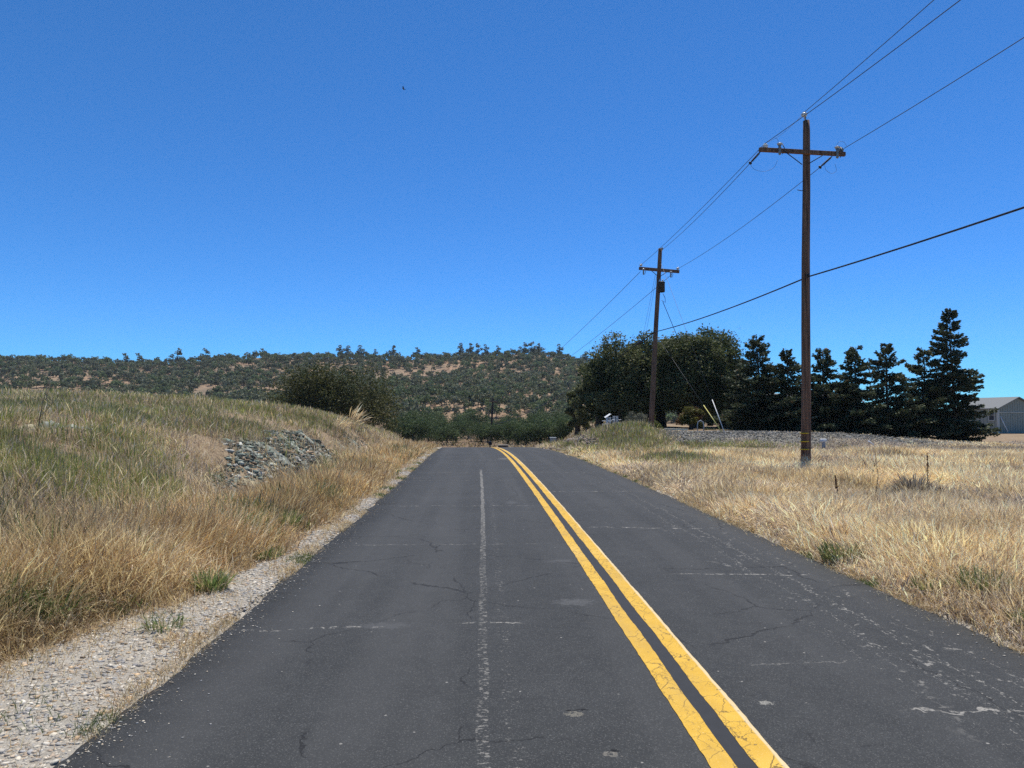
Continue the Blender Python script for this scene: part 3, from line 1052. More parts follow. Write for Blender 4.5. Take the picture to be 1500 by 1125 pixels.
# ---- right field
def right_grass(N, seed, y0, y1):
    x, y, r = tufted(N, 1, seed, y0, y1)
    t = x - cr(y)
    keep = (t > UR + .0) & (r.random(len(x)) < .15 + ss(UR, UR + .4, t))
    rub = np.exp(-((708 + F * x / y - 850 + (y - 35) * 3) / 30) ** 2) * ss(29, 31, y)
    keep &= r.random(len(x)) > rub * .97
    bank = ss(30.7, 31.8, y + (vn(x, y, 1.5, 4) - .5) * 2) * ss(7.2, 9.0, x) * (1 - ss(20, 25, x))
    keep &= r.random(len(x)) > bank * .97
    keep &= ~((y > 36.5) & (x > 8))
    x, y, t = x[keep], y[keep], t[keep]
    nz = fbm(x, y, 2.2, 155, 3); n2 = fbm(x, y, 4.5, 156, 3)
    mound = np.exp(-((x - 5.9) / 2.2) ** 2 - ((y - 33.) / 5.5) ** 2)
    mound = np.maximum(mound, np.exp(-((x - 5.7) / .75) ** 2 - ((y - 21.5) / 1.3) ** 2))
    mound = np.maximum(mound, np.exp(-((x - 9.5) / 2.8) ** 2 - ((y - 30.2) / 1.0) ** 2))
    q = r.random(len(x))
    brown = ss(.53, .62, n2) * .6 + ss(26, 30, y) * .5
    kind = np.where(q < mound * 1.1, 2, np.where(r.random(len(x)) < brown, 1, 0))
    m = 9
    X, Y, A = expand(x, y, r, m)
    K = np.repeat(kind, m); T = np.repeat(t, m); n = len(X)
    near = ss(0, .7, T - UR)
    lean_az = np.where(r.random(n) < .68, A, lean_field(X, Y) + r.normal(0, .5, n))
    hmod = .55 + .9 * fbm(X, Y, 1.6, 177, 3)
    h = np.choose(K, [r.uniform(.10, .42, n), r.uniform(.08, .32, n), r.uniform(.16, .46, n)]) * (1 - .55 * ss(24, 29, Y) * (X > 8)) * hmod * (.38 + .62 * near)
    lay = ss(.50, .62, fbm(X, Y, 1.5, 180, 2))
    ln = np.choose(K, [r.beta(2, 2.2, n) * 1.1 + lay * .45, r.beta(2.2, 1.8, n) * 1.2, r.beta(1.3, 4.5, n) * .8])
    col = np.where((K == 2)[:, None], pick(GREEN, n, r), np.where((K == 1)[:, None], pick(GREY, n, r) * 1.15, pick(STRAW, n, r)))
    gold = (vn(X, Y, 1.3, 166) > .6) & (K == 0) & (r.random(n) < .55)
    col[gold] = pick(TAN, gold.sum(), r) * 1.15
    st = (K == 2) & (r.random(n) < .5)
    col[st] = np.where((r.random(st.sum()) < .55)[:, None], pick(GREY, st.sum(), r), pick(TAN, st.sum(), r) * .8)
    head = np.where(r.random(n) < .5, r.uniform(.2, 1.1, n), 0)
    col = col * (.58 + .98 * fbm(X, Y, 1.5, 171, 3))[:, None]
    return blades(X, Y, terr(X, Y), h, lean_az, np.clip(ln, 0, 1.08), width(Y), head, col, r)


gr = Pile()
gr.add(*right_grass(900000, 301, 2.2, 18))
gr.add(*right_grass(520000, 302, 18, 42))
gr.put('dry_grass', M_GRASS, 'pale straw-coloured dry grass field right of the road', 'grass', 'stuff')


# ---- valley grass beyond the crest
def valley_grass(N, seed):
    r = np.random.default_rng(seed)
    y = r.uniform(48, 150, N); f = r.uniform(-.2, .22, N); x = f * y
    u = x - cr(y)
    keep = (u < UL - .4) | (u > UR + .4)
    keep &= vn(x, y, 4, 12) > .35
    x, y = x[keep], y[keep]; n = len(x)
    col = np.where((vn(x, y, 7, 13) > .5)[:, None], pick(STRAW, n, r) * .55, pick(TAN, n, r) * .6)  # straw and tan dimmed so the colour carries the shade of the oaks
    return blades(x, y, terr(x, y), r.uniform(.15, .45, n), r.uniform(0, 6.28, n), r.uniform(0, .7, n), .03 + .0009 * y, x * 0 + .2, col, r)


gv = Pile(); gv.add(*valley_grass(11000, 401))
gv.put('dry_grass', M_GRASS, 'sparse dry grass on the low ground beyond the road crest', 'grass', 'stuff')


# ---- trailing litter and weeds on the shoulder: thatch along both asphalt edges
def litter(seed):
    r = np.random.default_rng(seed)
    n = 52000
    y = np.exp(r.uniform(np.log(2.5), np.log(36), n))
    left = r.random(n) < .5
    e = sh_edge(y)
    band = r.random(n) < .5
    over = r.random(n) < .22
    uL = np.where(band, UL - np.abs(r.normal(0, .07, n)) + .02, e + r.normal(0, .17, n) + .0)
    uL = np.where(over, r.uniform(0, 1, n) * (UL - e) + e, uL)
    uR = UR + np.abs(r.normal(0, .08, n)) - .03
    u = np.where(left, uL, uR)
    keep = (vn(u * 3, y, .8, 14) > .36) & (~left | ~band | (vn(u * 0, y, .4, 24) > .34))
    u, y = u[keep], y[keep]; n = len(u)
    x = u + cr(y)
    z = np.maximum(terr(x, y), zr(y) - .03) + .008
    col = np.where((r.random(n) < .5)[:, None], pick(TAN, n, r), pick(STRAW, n, r) * .8)
    g = vn(x, y, .45, 15) > .74
    col[g] = pick(GREENB, g.sum(), r)
    return blades(x, y, z, r.uniform(.02, .09, n), r.uniform(0, 6.28, n), r.uniform(.3, 1.05, n), width(y, .0024, .0005), x * 0, col, r)


lt = Pile(); lt.add(*litter(501))
lt.put('grass_litter', M_GRASS, 'short dead grass and straw litter along both asphalt edges', 'grass litter', 'stuff')


# ---- countable weeds and shrubs
def clump(name, px, D, h, rad, n, palette, label, cat, seed, lean=.5, headp=.3, w=None, group=None, u=None, dz=0, az=None):
    r = np.random.default_rng(seed)
    b = G(px, D, dz)
    if u is not None:
        b = Vector((u + float(cr(D)), D, 0)); b.z = float(terr(b.x, b.y)) + dz
    a = r.uniform(0, 6.283, n); d = rad * .45 * np.sqrt(r.random(n))
    X, Y = b.x + np.cos(a) * d, b.y + np.sin(a) * d
    hh = h * r.uniform(.55, 1.0, n)
    if name == 'brush_clump': hh = hh * np.clip(1.15 - d / (rad * .45) * .9, .15, 1)
    ln = np.clip(r.beta(2, 3, n) * lean * 2, 0, 1)
    if az is not None: a = az + r.normal(0, .3, n)
    V, Q, C = blades(X, Y, terr(X, Y) + dz, hh, a + r.normal(0, .5, n), ln, np.full(n, w or width(D, .0025, .0005)),
                     (r.random(n) < headp) * 1.2, np.where((r.random(n) < .25)[:, None], pick(STRAW, n, r) * .8, pick(palette, n, r)), r)
    return put(name, V, Q, C, M_GRASS, label, cat, group=group, origin=tuple(b))


clump('weed', 1182, 7.35, .26, .42, 600, GREENB, 'dark green weed clump overhanging the right road edge, the farthest green one', 'weed', 1, group='green weeds on the right road edge', u=3.72)
clump('weed', 1310, 6.0, .2, .26, 260, GREENB, 'small green weed clump on the right road edge between two larger ones', 'weed', 2, group='green weeds on the right road edge', u=3.78)
clump('weed', 1385, 5.7, .34, .3, 480, GREENB * 1.1, 'upright green weed clump set back from the right road edge', 'weed', 3, .35, group='green weeds on the right road edge', u=4.05)
clump('weed', 1480, 4.9, .22, .32, 420, GREENB, 'green weed clump at the right road edge closest to the camera', 'weed', 4, group='green weeds on the right road edge', u=3.85)
clump('weed', 320, 6.45, .20, .3, 420, GREENB * 1.4, 'yellow-green weed on the left gravel shoulder', 'weed', 5, .6, u=-2.38)
clump('weed', 380, 7.9, .14, .5, 420, GREENB * 1.3, 'flat green weed patch spreading on the left shoulder gravel', 'weed', 6, .9, u=-2.42)
clump('weed', 452, 9.5, .35, .6, 800, GREENB * 1.25, 'bushy green weed in tan grass left of the shoulder', 'weed', 7, .5, u=-2.7)
clump('weed', 118, 5.35, .36, .3, 420, GREENB, 'green weed leaning out of the nearest tan grass on the left', 'weed', 8, .8, u=-3.1)
clump('weed', 235, 5.3, .14, .26, 130, GREENB * 1.2, 'small sprawling green weed on the near shoulder gravel', 'weed', 9, .9, u=-2.28)
clump('weed', 250, 5.0, .08, .3, 200, TAN * 1.1, 'low orange dry weed at the near left asphalt edge', 'weed', 10, .9, u=-2.05)
clump('brush_clump', 1335, 12.6, .60, .85, 3600, GREY * np.array([.60, .62, .68]), 'grey matted mound of dead brush in the straw field', 'dead brush', 11, .6)
clump('grass_plume', 515, 30, 1.25, .4, 60, STRAW, 'tall blond grass plumes leaning right over the top of the left bank', 'tall grass', 13, .8, .9, az=0)
clump('grass_plume', 497, 27, .8, .5, 60, STRAW, 'shorter blond grass plume on the left bank top, left of the taller one', 'tall grass', 14, .8, .9, az=0)


def stalk(px, D, h, label, seed, mat, rad=.008, lean=.06, heads=30, name='dry_stalk', br=0):
    r = np.random.default_rng(seed)
    b = G(px, D)
    root = empty(name, b, label, 'dry stalk')
    g = Geo()
    top = b + Vector((lean * h, 0, h))
    mid = (b + top) / 2 + Vector((r.normal(0, .02), r.normal(0, .02), 0))
    g.tube([b, mid, top], [rad, rad * .8, rad * .4], 6)
    for k in range(br):
        t = r.uniform(.3, .8); p = b.lerp(top, t); a = r.uniform(0, 6.28); L = h * r.uniform(.25, .5)
        g.tube([p, p + Vector((math.cos(a) * L * .5, math.sin(a) * L * .5, L * .6)), p + Vector((math.cos(a) * L * .7, math.sin(a) * L * .7, L * 1.0))], [rad * .5, rad * .4, rad * .3], 5)
    g.build('stem', mat, root)
    g = Geo()
    M_ = mat
    for k in range(heads):
        t = 1 - .42 * r.random(); p = b.lerp(top, t)
        a = r.uniform(0, 6.28); d = .006 + .03 * (1 - t)
        g.lathe(p + Vector((math.cos(a) * d, math.sin(a) * d, 0)), [(.001, -.012), (.006, -.004), (.006, .004), (.001, .014)], 5)
    g.build('seed_head', mat, root)


M_RUST = plain('rust_brown_seed', (.11, .045, .025), .9, .3, 30)
M_TWIG = plain('dead_twig', (.17, .12, .085), .9, .3, 30)
stalk(1357, 12.6, .85, 'tall dark seed stalk right of the grey brush mound', 1, M_RUST, .008, 0)
stalk(1226, 12.0, .5, 'short rust-brown dock plant in the straw field', 2, M_RUST, .01, -.1, 60)
stalk(1278, 12.4, .95, 'thin bare branching stalk between the rusty dock and the brush mound', 3, M_TWIG, .006, .02, 6, br=5)
stalk(1385, 12.0, .5, 'leaning bare stalk right of the tall dark seed stalk', 4, M_TWIG, .006, -.35, 6, br=2)
stalk(55, 11.0, 1.0, 'tall dark leaning stalk on the bank near the left picture edge', 5, M_TWIG, .007, .2, 8, br=3)

# ------------------------------------------------------------------ trees
def leaf_quads(C, n, size, r, up=.3, aspect=.55):
    """n rhombic leaves at centres C (n,3)"""
    a = r.normal(0, 1, (n, 3)); a[:, 2] *= 1 - up
    a /= np.linalg.norm(a, axis=1)[:, None] + 1e-9
    b = np.cross(a, r.normal(0, 1, (n, 3)) + np.array([0, 0, up * 2]))
    b /= np.linalg.norm(b, axis=1)[:, None] + 1e-9
    s = (size * r.uniform(.6, 1.35, n))[:, None]
    A, B = a * s * .5, b * s * .5 * aspect
    V = np.stack([C - A, C + B, C + A, C - B], 1)
    Q = np.arange(n * 4).reshape(n, 4)
    return V.reshape(-1, 3), Q


def crown(n, clumps, size, r, pal_, shell=.55, aspect=.6):
    cs = np.array([c[:3] for c in clumps]); rs = np.array([c[3] for c in clumps])
    w = rs ** 2; k = r.choice(len(cs), n, p=w / w.sum())
    d = r.normal(0, 1, (n, 3)); d /= np.linalg.norm(d, axis=1)[:, None]
    rad = rs[k] * (shell + (1 - shell) * r.random(n) ** .7) * (1 + r.normal(0, .10, n))
    # sub-clumps: pull leaves towards twig points
    tw = r.normal(0, 1, (len(cs), 26, 3)); tw /= np.linalg.norm(tw, axis=2)[:, :, None]
    ti = r.integers(0, 26, n)
    tp = tw[k, ti] * (rs[k] * .92)[:, None]
    q = (r.random(n) < .72)[:, None]
    off = np.where(q, tp + r.normal(0, 1, (n, 3)) * (rs[k] * .20)[:, None], d * rad[:, None])
    off[:, 2] *= .78
    P_ = cs[k] + off
    V, Q = leaf_quads(P_, n, size, r, .35, aspect)
    cc = pal_[r.integers(0, len(pal_), len(cs))][k] * (1 + r.normal(0, .16, (n, 1)))
    tc = .85 + .3 * r.random((len(cs), 26))
    cc = cc * tc[k, ti][:, None]
    return V, Q, np.repeat(cc[:, None], 4, 1).reshape(-1, 3)


OAK = np.array([(.095, .108, .045), (.12, .13, .055), (.075, .09, .038), (.145, .15, .068)])
OAKG = np.array([(.070, .098, .038), (.088, .118, .046), (.056, .082, .032)])
BLUEOAK = np.array([(.150, .150, .100), (.120, .126, .080), (.185, .182, .125), (.100, .108, .068), (.165, .158, .090)]) * np.array([1.0, 1.05, 1.0])


def oak_clumps(h, R_, base, n, r, flat=1.0):
    cl = []
    H = h - base
    sq = [r.uniform(.80, 1.02) for _ in range(n)]
    for i in range(n):
        a = i * 2.399 + r.uniform(-.3, .3)
        e = math.asin(min(1, (i + .5) / n)) if i < n * .8 else r.uniform(0, 1.2)
        rad = r.uniform(.60, .84) * sq[i]
        q = R_ * r.uniform(.22, .38)
        cl.append((math.cos(a) * math.cos(e) * R_ * rad, math.sin(a) * math.cos(e) * R_ * rad, base + H * .12 + math.sin(e) * (H * .88 - q * .75) * (rad + .16), q))
    for i in range(n // 3):
        a = r.uniform(0, 6.28)
        cl.append((math.cos(a) * R_ * .4, math.sin(a) * R_ * .4, base + H * r.uniform(.3, .6), R_ * .35))
    return cl


def oak(px, D, ytop, wpx, label, seed, base=.18, n=22, leaves=30000, size=.12, pal_=OAK, cat='oak tree', name='oak_tree', group=None, clumps=None, lean=0, ybase=None, shell=.5):
    r = np.random.default_rng(seed)
    b = G(px, D, -.1)
    h = (P(px, ytop, D).z - b.z) * 1.12
    R_ = wpx / 2 * D / F
    root = empty(name, b, label, cat, group)
    cl = clumps or oak_clumps(h, R_, h * base, n, r)
    pile = Pile(); V, Q, C = crown(leaves, cl, size, r, pal_, shell); pile.add(V + np.array(b), Q, C)
    pile.put('crown', M_LEAF, None, None, parent=root)
    g = Geo()
    fz = h * .22
    tr = .035 * h + .05
    fork = b + Vector((lean * .5, 0, fz))
    g.tube([b, b + Vector((lean * .2, 0, fz * .5)), fork], [tr * 1.3, tr, tr * .85], 10)
    for c in cl[::2]:
        e = b + Vector(c[:3]); m = fork.lerp(e, .5) + Vector((r.normal(0, .15), r.normal(0, .15), r.uniform(-.1, .3)))
        g.tube([fork - Vector((0, 0, .1)), m, e], [tr * .5, tr * .28, tr * .08], 6, cap=False)
    g.build('trunk', M_BARK, root)
    return root


oak(488, 60, 521, 198, 'wide dark oak standing behind the left bank top', 21, .05, 30, 42000, .17, pal_=OAK * np.array([.66, .62, .52]))
oak(912, 48, 476, 130, 'tall rounded oak left of the far leaning utility pole', 22, .05, 34, 56000, .16, shell=.35)
oak(1022, 47, 462, 150, 'tallest spreading oak between the far utility pole and the conifers', 23, .10, 38, 70000, .16, shell=.35)
oak(878, 50, 512, 84, 'smaller oak at the left end of the right-hand tree mass, leafy to the ground', 24, .0, 20, 26000, .16)
oak(968, 50, 480, 100, 'oak filling the gap behind the far leaning utility pole', 25, .10, 20, 34000, .16)
oak(1062, 50, 490, 80, 'lower oak beside the first conifer of the row', 26, .03, 18, 28000, .13)
oak(846, 54, 560, 40, 'lowest bushy oak at the far left of the right-hand tree mass', 32, .0, 12, 12000, .13)
oak(925, 55, 540, 70, 'low oak filling the shade below the two tall oaks', 33, .0, 14, 16000, .14)
oak(1040, 56, 560, 80, 'low dark oak behind the guy wires', 34, .0, 14, 16000, .14)
oak(1012, 41, 588, 44, 'small olive shrub with rusty leaves at the foot of the tallest oak', 27, .05, 9, 5000, .10, np.array([(.13, .12, .03), (.16, .09, .04), (.09, .10, .03)]), 'shrub', 'shrub')
oak(963, 41, 612, 16, 'small bright yellow-green bush right of the far utility pole base', 28, .0, 6, 1800, .08, np.array([(.10, .135, .035), (.13, .15, .05)]), 'shrub', 'shrub')
oak(930, 43, 596, 44, 'low grey twiggy bush behind the grassy mound', 29, .0, 8, 2600, .08, np.array([(.12, .125, .10), (.17, .17, .14)]), 'shrub', 'shrub')
oak(1486, 66, 574, 50, 'olive-brown bush rising behind the shed roof', 30, .0, 10, 9000, .13, np.array([(.12, .105, .05), (.09, .09, .04)]), 'shrub', 'shrub')
oak(1443, 66, 588, 34, 'pale thin bush between the last conifer and the shed roof', 31, .0, 8, 2500, .12, np.array([(.14, .15, .10), (.10, .12, .07)]), 'shrub', 'shrub')


# oaks in the valley past the crest: three models, copied
def oak_model(seed, pal_, leaves, size, name='valley_oak', label='', group=''):
    r = np.random.default_rng(seed)
    root = empty(name, (0, 0, 0), label, 'oak tree', group)
    cl = oak_clumps(6.0, 3.6, .5, 18, r)
    pile = Pile(); pile.add(*crown(leaves, cl, size, r, pal_, .5)); pile.put('crown', M_LEAF, None, None, parent=root)
    g = Geo(); g.tube([(0, 0, -.6), (.1, 0, .8), (.05, .1, 1.8)], [.26, .2, .16], 8)
    for c in cl[::3]:
        e = Vector(c[:3]); g.tube([(.05, .1, 1.7), (e * .5) + Vector((0, 0, .8)), e], [.12, .07, .02], 5, cap=False)
    g.build('trunk', M_BARK, root)
    return root


def copy_tree(root):
    c = root.copy(); COL.objects.link(c)
    for ch in list(root.children):
        d = ch.copy(); COL.objects.link(d); d.parent = c
    return c


VG = 'oaks in the dip beyond the road crest'
vlabel = 'round green oak in the wooded dip beyond the road crest'
models = [oak_model(51 + i, OAKG, 5200, .26, 'valley_oak', vlabel, VG) for i in range(3)]
spots = [(606, 92, 600), (628, 100, 606), (650, 118, 604), (668, 108, 608), (686, 125, 603), (705, 112, 610), (728, 122, 604), (744, 98, 606), (759, 92, 606), (778, 118, 600), (800, 128, 600),
         (822, 118, 602), (842, 112, 608), (698, 150, 594), (750, 150, 596), (790, 150, 594), (825, 150, 596), (640, 150, 596), (860, 95, 606), (676, 150, 600), (620, 130, 592), (845, 140, 592), (590, 110, 590), (880, 100, 600), (900, 110, 596), (791, 92, 602), (813, 90, 606), (836, 88, 600), (771, 90, 613), (655, 95, 612), (715, 97, 614)]
ORD = ['first', 'second', 'third', 'fourth', 'fifth', 'sixth', 'seventh', 'eighth', 'ninth', 'tenth', 'eleventh', 'twelfth', 'thirteenth', 'fourteenth', 'fifteenth', 'sixteenth', 'seventeenth',
       'eighteenth', 'nineteenth', 'twentieth', 'twenty-first', 'twenty-second', 'twenty-third', 'twenty-fourth', 'twenty-fifth', 'twenty-sixth', 'twenty-seventh', 'twenty-eighth', 'twenty-ninth', 'thirtieth', 'thirty-first', 'thirty-second']
rs = random.Random(4)
for i, (px, D, yt) in enumerate(spots):
    o = models[i] if i < 3 else copy_tree(models[i % 3])
    b = G(px, D)
    s = max(.45, (P(px, yt, D).z - b.z) / 6.0)
    o['label'] = 'round green oak in the dip beyond the road crest, %s from the left' % ORD[sorted(q[0] for q in spots).index(px)]
    o.location = b; o.scale = (s * rs.uniform(.85, 1.1), s * rs.uniform(.85, 1.1), s); o.rotation_euler = (0, 0, rs.uniform(0, 6.28))

# scattered small oaks over the hill
def hill_tree_mesh(seed, h, R_, leaves, size, pal_, name):
    r = np.random.default_rng(seed)
    cl = oak_clumps(h, R_, h * .22, 9, r)
    V, Q, C = crown(leaves, cl, size, r, pal_, .45, .8)
    # trunk as three crossed-section prism
    k = 5; w = np.arange(k) * 2 * math.pi / k
    lo = np.stack([np.cos(w) * .16, np.sin(w) * .16, w * 0 - .5], -1); hi = np.stack([np.cos(w) * .09, np.sin(w) * .09, w * 0 + h * .6], -1)
    TV = np.concatenate([lo, hi]); TQ = np.array([[i, (i + 1) % k, (i + 1) % k + k, i + k] for i in range(k)])
    return V, Q, C, TV, TQ


HM = []
for i in range(6):
    pine = i == 5
    HM.append(hill_tree_mesh(71 + i, 5.6, 2.3 + .25 * (i % 3), 230, .75, BLUEOAK if i < 4 else BLUEOAK * np.array([.8, .95, .7]), 'hill_oak'))
hmesh = []
M_FAR = foliage('blue_oak_leaves', .2)
for i, (V, Q, C, TV, TQ) in enumerate(HM):
    VV = np.concatenate([V, TV]); QQ = np.concatenate([Q, TQ + len(V)]); CC = np.concatenate([C, np.full((len(TV), 3), .06)])
    hmesh.append((VV, QQ, CC, np_mesh('hill_oak', VV, QQ, M_FAR, CC)))

r = np.random.default_rng(88)
pts = []
N = 32000
yy = np.sqrt(r.uniform(192 ** 2, 434 ** 2, N)); ff = r.uniform(-1.15, .60, N); xx = ff * yy
bare = .6 * fbm(xx, yy * .8, 13, 91, 4) + .4 * fbm(xx, yy, 40, 95, 2)
dens = ss(.62, .50, bare) if False else 1 - ss(.49, .58, bare)
dens = .10 + .90 * dens
# one orange clearing seen above the crest and one at upper left
for (cx, D0, rx, ry_) in ((-22, 240, 8, 14), (-120, 300, 22, 12), (14, 300, 8, 10), (40, 230, 12, 12), (-170, 250, 24, 16)):
    dens *= 1 - .9 * np.exp(-((xx - cx) / rx) ** 2 - ((yy - D0) / ry_) ** 2)
dens = np.maximum(dens, ss(385, 412, yy) * .95)
keep = r.random(N) < dens
xx, yy = xx[keep], yy[keep]
# keep trees apart
cell = {}
sel = []
for i in range(len(xx)):
    k = (int(xx[i] // 3.4), int(yy[i] // 4.3))
    if k in cell: continue
    cell[k] = 1; sel.append(i)
xx, yy = xx[sel], yy[sel]
zz = hz1(xx, yy)
order = np.argsort(yy)
seen_px = 708 + F * xx / yy
pyb = 606 + (1.55 - zz) * F / yy
vis = (seen_px > 0) & (seen_px < 850) & (pyb < np.interp(seen_px, [0, 400, 600, 850], [575, 582, 640, 640]))
ind = [i for i in order if vis[i]][:285]
inds = set(ind)
HG = 'small oaks scattered over the hillside'
for i in ind:
    k = r.integers(0, 6)
    o = bpy.data.objects.new('hill_oak', hmesh[k][3]); COL.objects.link(o)
    s = r.uniform(.5, .95)
    o.location = (xx[i], yy[i], zz[i] - .2); o.scale = (s, s, s * r.uniform(.85, 1.2)); o.rotation_euler = (0, 0, r.uniform(0, 6.28))
    tp_ = 708 + F * xx[i] / yy[i]
    zone = 'in the left part of the hillside, above the grassy bank' if tp_ < 400 else ('on the hillside just behind the dark bank oak' if tp_ < 600 else ('on the hillside straight above the road crest' if tp_ < 745 else 'on the hillside between the distant pole and the tall oaks'))
    tag(o, 'small grey-green oak ' + zone, 'oak tree', HG)
pile = Pile()
for i in range(len(xx)):
    if i in inds: continue
    k = r.integers(0, 6); VV, QQ, CC, _ = hmesh[k]
    s = r.uniform(.4, .95); a = r.uniform(0, 6.28); c, sn = math.cos(a), math.sin(a)
    W = np.stack([(VV[:, 0] * c - VV[:, 1] * sn) * s, (VV[:, 0] * sn + VV[:, 1] * c) * s, VV[:, 2] * s * r.uniform(.85, 1.15)], -1) + np.array([xx[i], yy[i], zz[i] - .2])
    pile.add(W, QQ, CC * r.uniform(.7, 1.3))
pile.put('hill_woodland', M_FAR, 'grey-green oak woodland covering the upper hillside and its ridge', 'woodland', 'stuff')

# taller grey pines breaking the ridge line
PG = 'grey pines standing up from the ridge'


def ridge_pine(seed):
    r = np.random.default_rng(seed)
    cl = [(r.normal(0, .7), r.normal(0, .7), 2.2 + 1.15 * j + r.normal(0, .3), r.uniform(1.3, 2.1) * (1 - .07 * j)) for j in range(7)]
    V, Q, C = crown(560, cl, .8, r, BLUEOAK * .95, .3, .8)
    k = 5; w = np.arange(k) * 2 * math.pi / k
    TV = np.concatenate([np.stack([np.cos(w) * .2, np.sin(w) * .2, w * 0 - 1], -1), np.stack([np.cos(w) * .08, np.sin(w) * .08, w * 0 + 8.5], -1)])
    TQ = np.array([[i, (i + 1) % k, (i + 1) % k + k, i + k] for i in range(k)])
    return np_mesh('ridge_pine', np.concatenate([V, TV]), np.concatenate([Q, TQ + len(V)]), M_FAR, np.concatenate([C, np.full((len(TV), 3), .07)]))


pm = [ridge_pine(300 + i) for i in range(3)]
where = {258: 'narrow grey pine standing alone on the ridge, upper left', 300: 'second ridge pine from the left, right of the narrow lone one',
         820: 'last pine on the ridge before the tall right-hand oaks', 575: 'lone round-topped pine on the ridge above the dark bank oak'}
PXS = (183, 203, 258, 300, 330, 385, 497, 508, 527, 549, 575, 612, 675, 690, 701, 712, 730, 768, 779, 790, 820, 858)
for (px, yt) in ((183, 514), (203, 514), (258, 506), (300, 507), (330, 514), (385, 508), (497, 502), (508, 503), (527, 503), (549, 509), (575, 501), (612, 506), (675, 499), (690, 498), (701, 499), (712, 502), (730, 504), (768, 499), (779, 497), (790, 498), (820, 501), (858, 512)):
    p = P(px, 606, 428); z = float(hz1(p.x, p.y))
    o = bpy.data.objects.new('ridge_pine', pm[rs.randrange(3)]); COL.objects.link(o)
    s = max(.45, (P(px, yt, 428).z - z) / 10.6)
    wd = 1.7 if px in (779, 768, 527, 508) else 1.35
    o.location = (p.x, p.y, z); o.scale = (s * wd * .82, s * wd * .82, s * .92); o.rotation_euler = (0, 0, rs.uniform(0, 6.28))
    tag(o, where.get(px, 'loose-crowned grey pine rising above the wooded ridge, %s ridge pine from the left' % ORD[PXS.index(px)]), 'pine tree', PG)


# ------------------------------------------------------------------ conifer row
CON = np.array([(.062, .080, .044), (.082, .098, .052), (.048, .064, .036), (.105, .115, .060)])


def conifer(px, D, ytop, wpx, label, seed, sparse=1.0):
    r = np.random.default_rng(seed)
    b = G(px, D, -.05)
    h = P(px, ytop, D).z - b.z
    R_ = wpx / 2 * D / F * 1.95
    root = empty('conifer', b, label, 'conifer', 'dark conifers in a row on the gravel bank')
    pts, dirs = [], []
    g = Geo()
    lx, ly = r.normal(0, .04), r.normal(0, .04)
    def axis(z): return np.array([lx * z + .05 * math.sin(z * 1.3 + seed), ly * z, z])
    g.tube([b + Vector(axis(h * t)) for t in (0, .25, .5, .75, .98)], [.035 * h * .55 + .03, .085, .06, .035, .01], 8)
    z = .15
    while z < h * .97:
        t = z / h
        nb = 1
        a0 = r.uniform(0, 6.28)
        prof = 1.12 * (1 - t) ** .88 * (.86 + .14 * math.sin(z * 3.1 + seed)) if t > .22 else .75 + .55 * t
        prof = min(prof, .95)
        for k in range(nb):
            L = R_ * prof * r.uniform(.5, 1.15) + .05
            if r.random() < .12 * sparse: L *= .4
            a = a0 + k * 6.283 / nb + r.normal(0, .25)
            droop = -.10 - .25 * (1 - t) + r.normal(0, .13) if t < .7 else .02 + (t - .7) * 1.1
            st = axis(z)
            m = max(4, int(L / .085))
            ts = (np.arange(m) + .5) / m
            arc = st[None] + np.stack([np.cos(a) * L * ts, np.sin(a) * L * ts, L * (droop * ts + .22 * ts ** 2)], -1)
            if L > .35:
                g.tube([b + Vector(arc[0]), b + Vector(arc[m // 2]), b + Vector(arc[-1])], [.018, .012, .005], 4, cap=False)
            kk = 17
            side = np.array([-math.sin(a), math.cos(a), 0])
            base = np.repeat(arc, kk, 0); tt = np.repeat(ts, kk)
            sw = (.04 + .20 * L * (1 - np.abs(tt - .45) * 1.2)) * r.uniform(-1, 1, len(base))
            fw = r.uniform(0, .12, len(base))
            q = base + side[None] * sw[:, None] + np.array([math.cos(a), math.sin(a), 0])[None] * fw[:, None]
            q[:, 2] += r.normal(0, .045, len(base)) - np.abs(sw) * .15
            keep = r.random(len(q)) < .95 - .35 * sparse * (tt < .25)
            q = q[keep]
            pts.append(q)
            dd = np.array([math.cos(a), math.sin(a), .15])[None] + side[None] * np.sign(sw[keep])[:, None] * .8 + r.normal(0, .35, q.shape)
            dirs.append(dd)
        z += r.uniform(.018, .050) * (1.15 if t > .55 else .85) * (1 + .5 * sparse * math.sin(z * 5 + seed) ** 2)
    Pn = np.concatenate(pts); Dn = np.concatenate(dirs)
    Dn /= np.linalg.norm(Dn, axis=1)[:, None]
    n = len(Pn)
    B = np.cross(Dn, r.normal(0, 1, (n, 3)) + np.array([0, 0, .8])); B /= np.linalg.norm(B, axis=1)[:, None] + 1e-9
    Ls = r.uniform(.085, .19, n)[:, None]; Wd = Ls * r.uniform(.22, .4, n)[:, None]
    V = np.stack([Pn, Pn + Dn * Ls * .5 + B * Wd, Pn + Dn * Ls, Pn + Dn * Ls * .5 - B * Wd], 1).reshape(-1, 3) + np.array(b)
    Q = np.arange(n * 4).reshape(n, 4)
    C = CON[r.integers(0, 4, n)] * (1 + r.normal(0, .2, (n, 1)))
    br = r.random(n) < .04
    C[br] = (.13, .075, .04)
    pile = Pile(); pile.add(V, Q, np.repeat(C[:, None], 4, 1).reshape(-1, 3))
    pile.put('crown', M_NEED, None, None, parent=root)
    g.build('trunk', M_BARK, root)


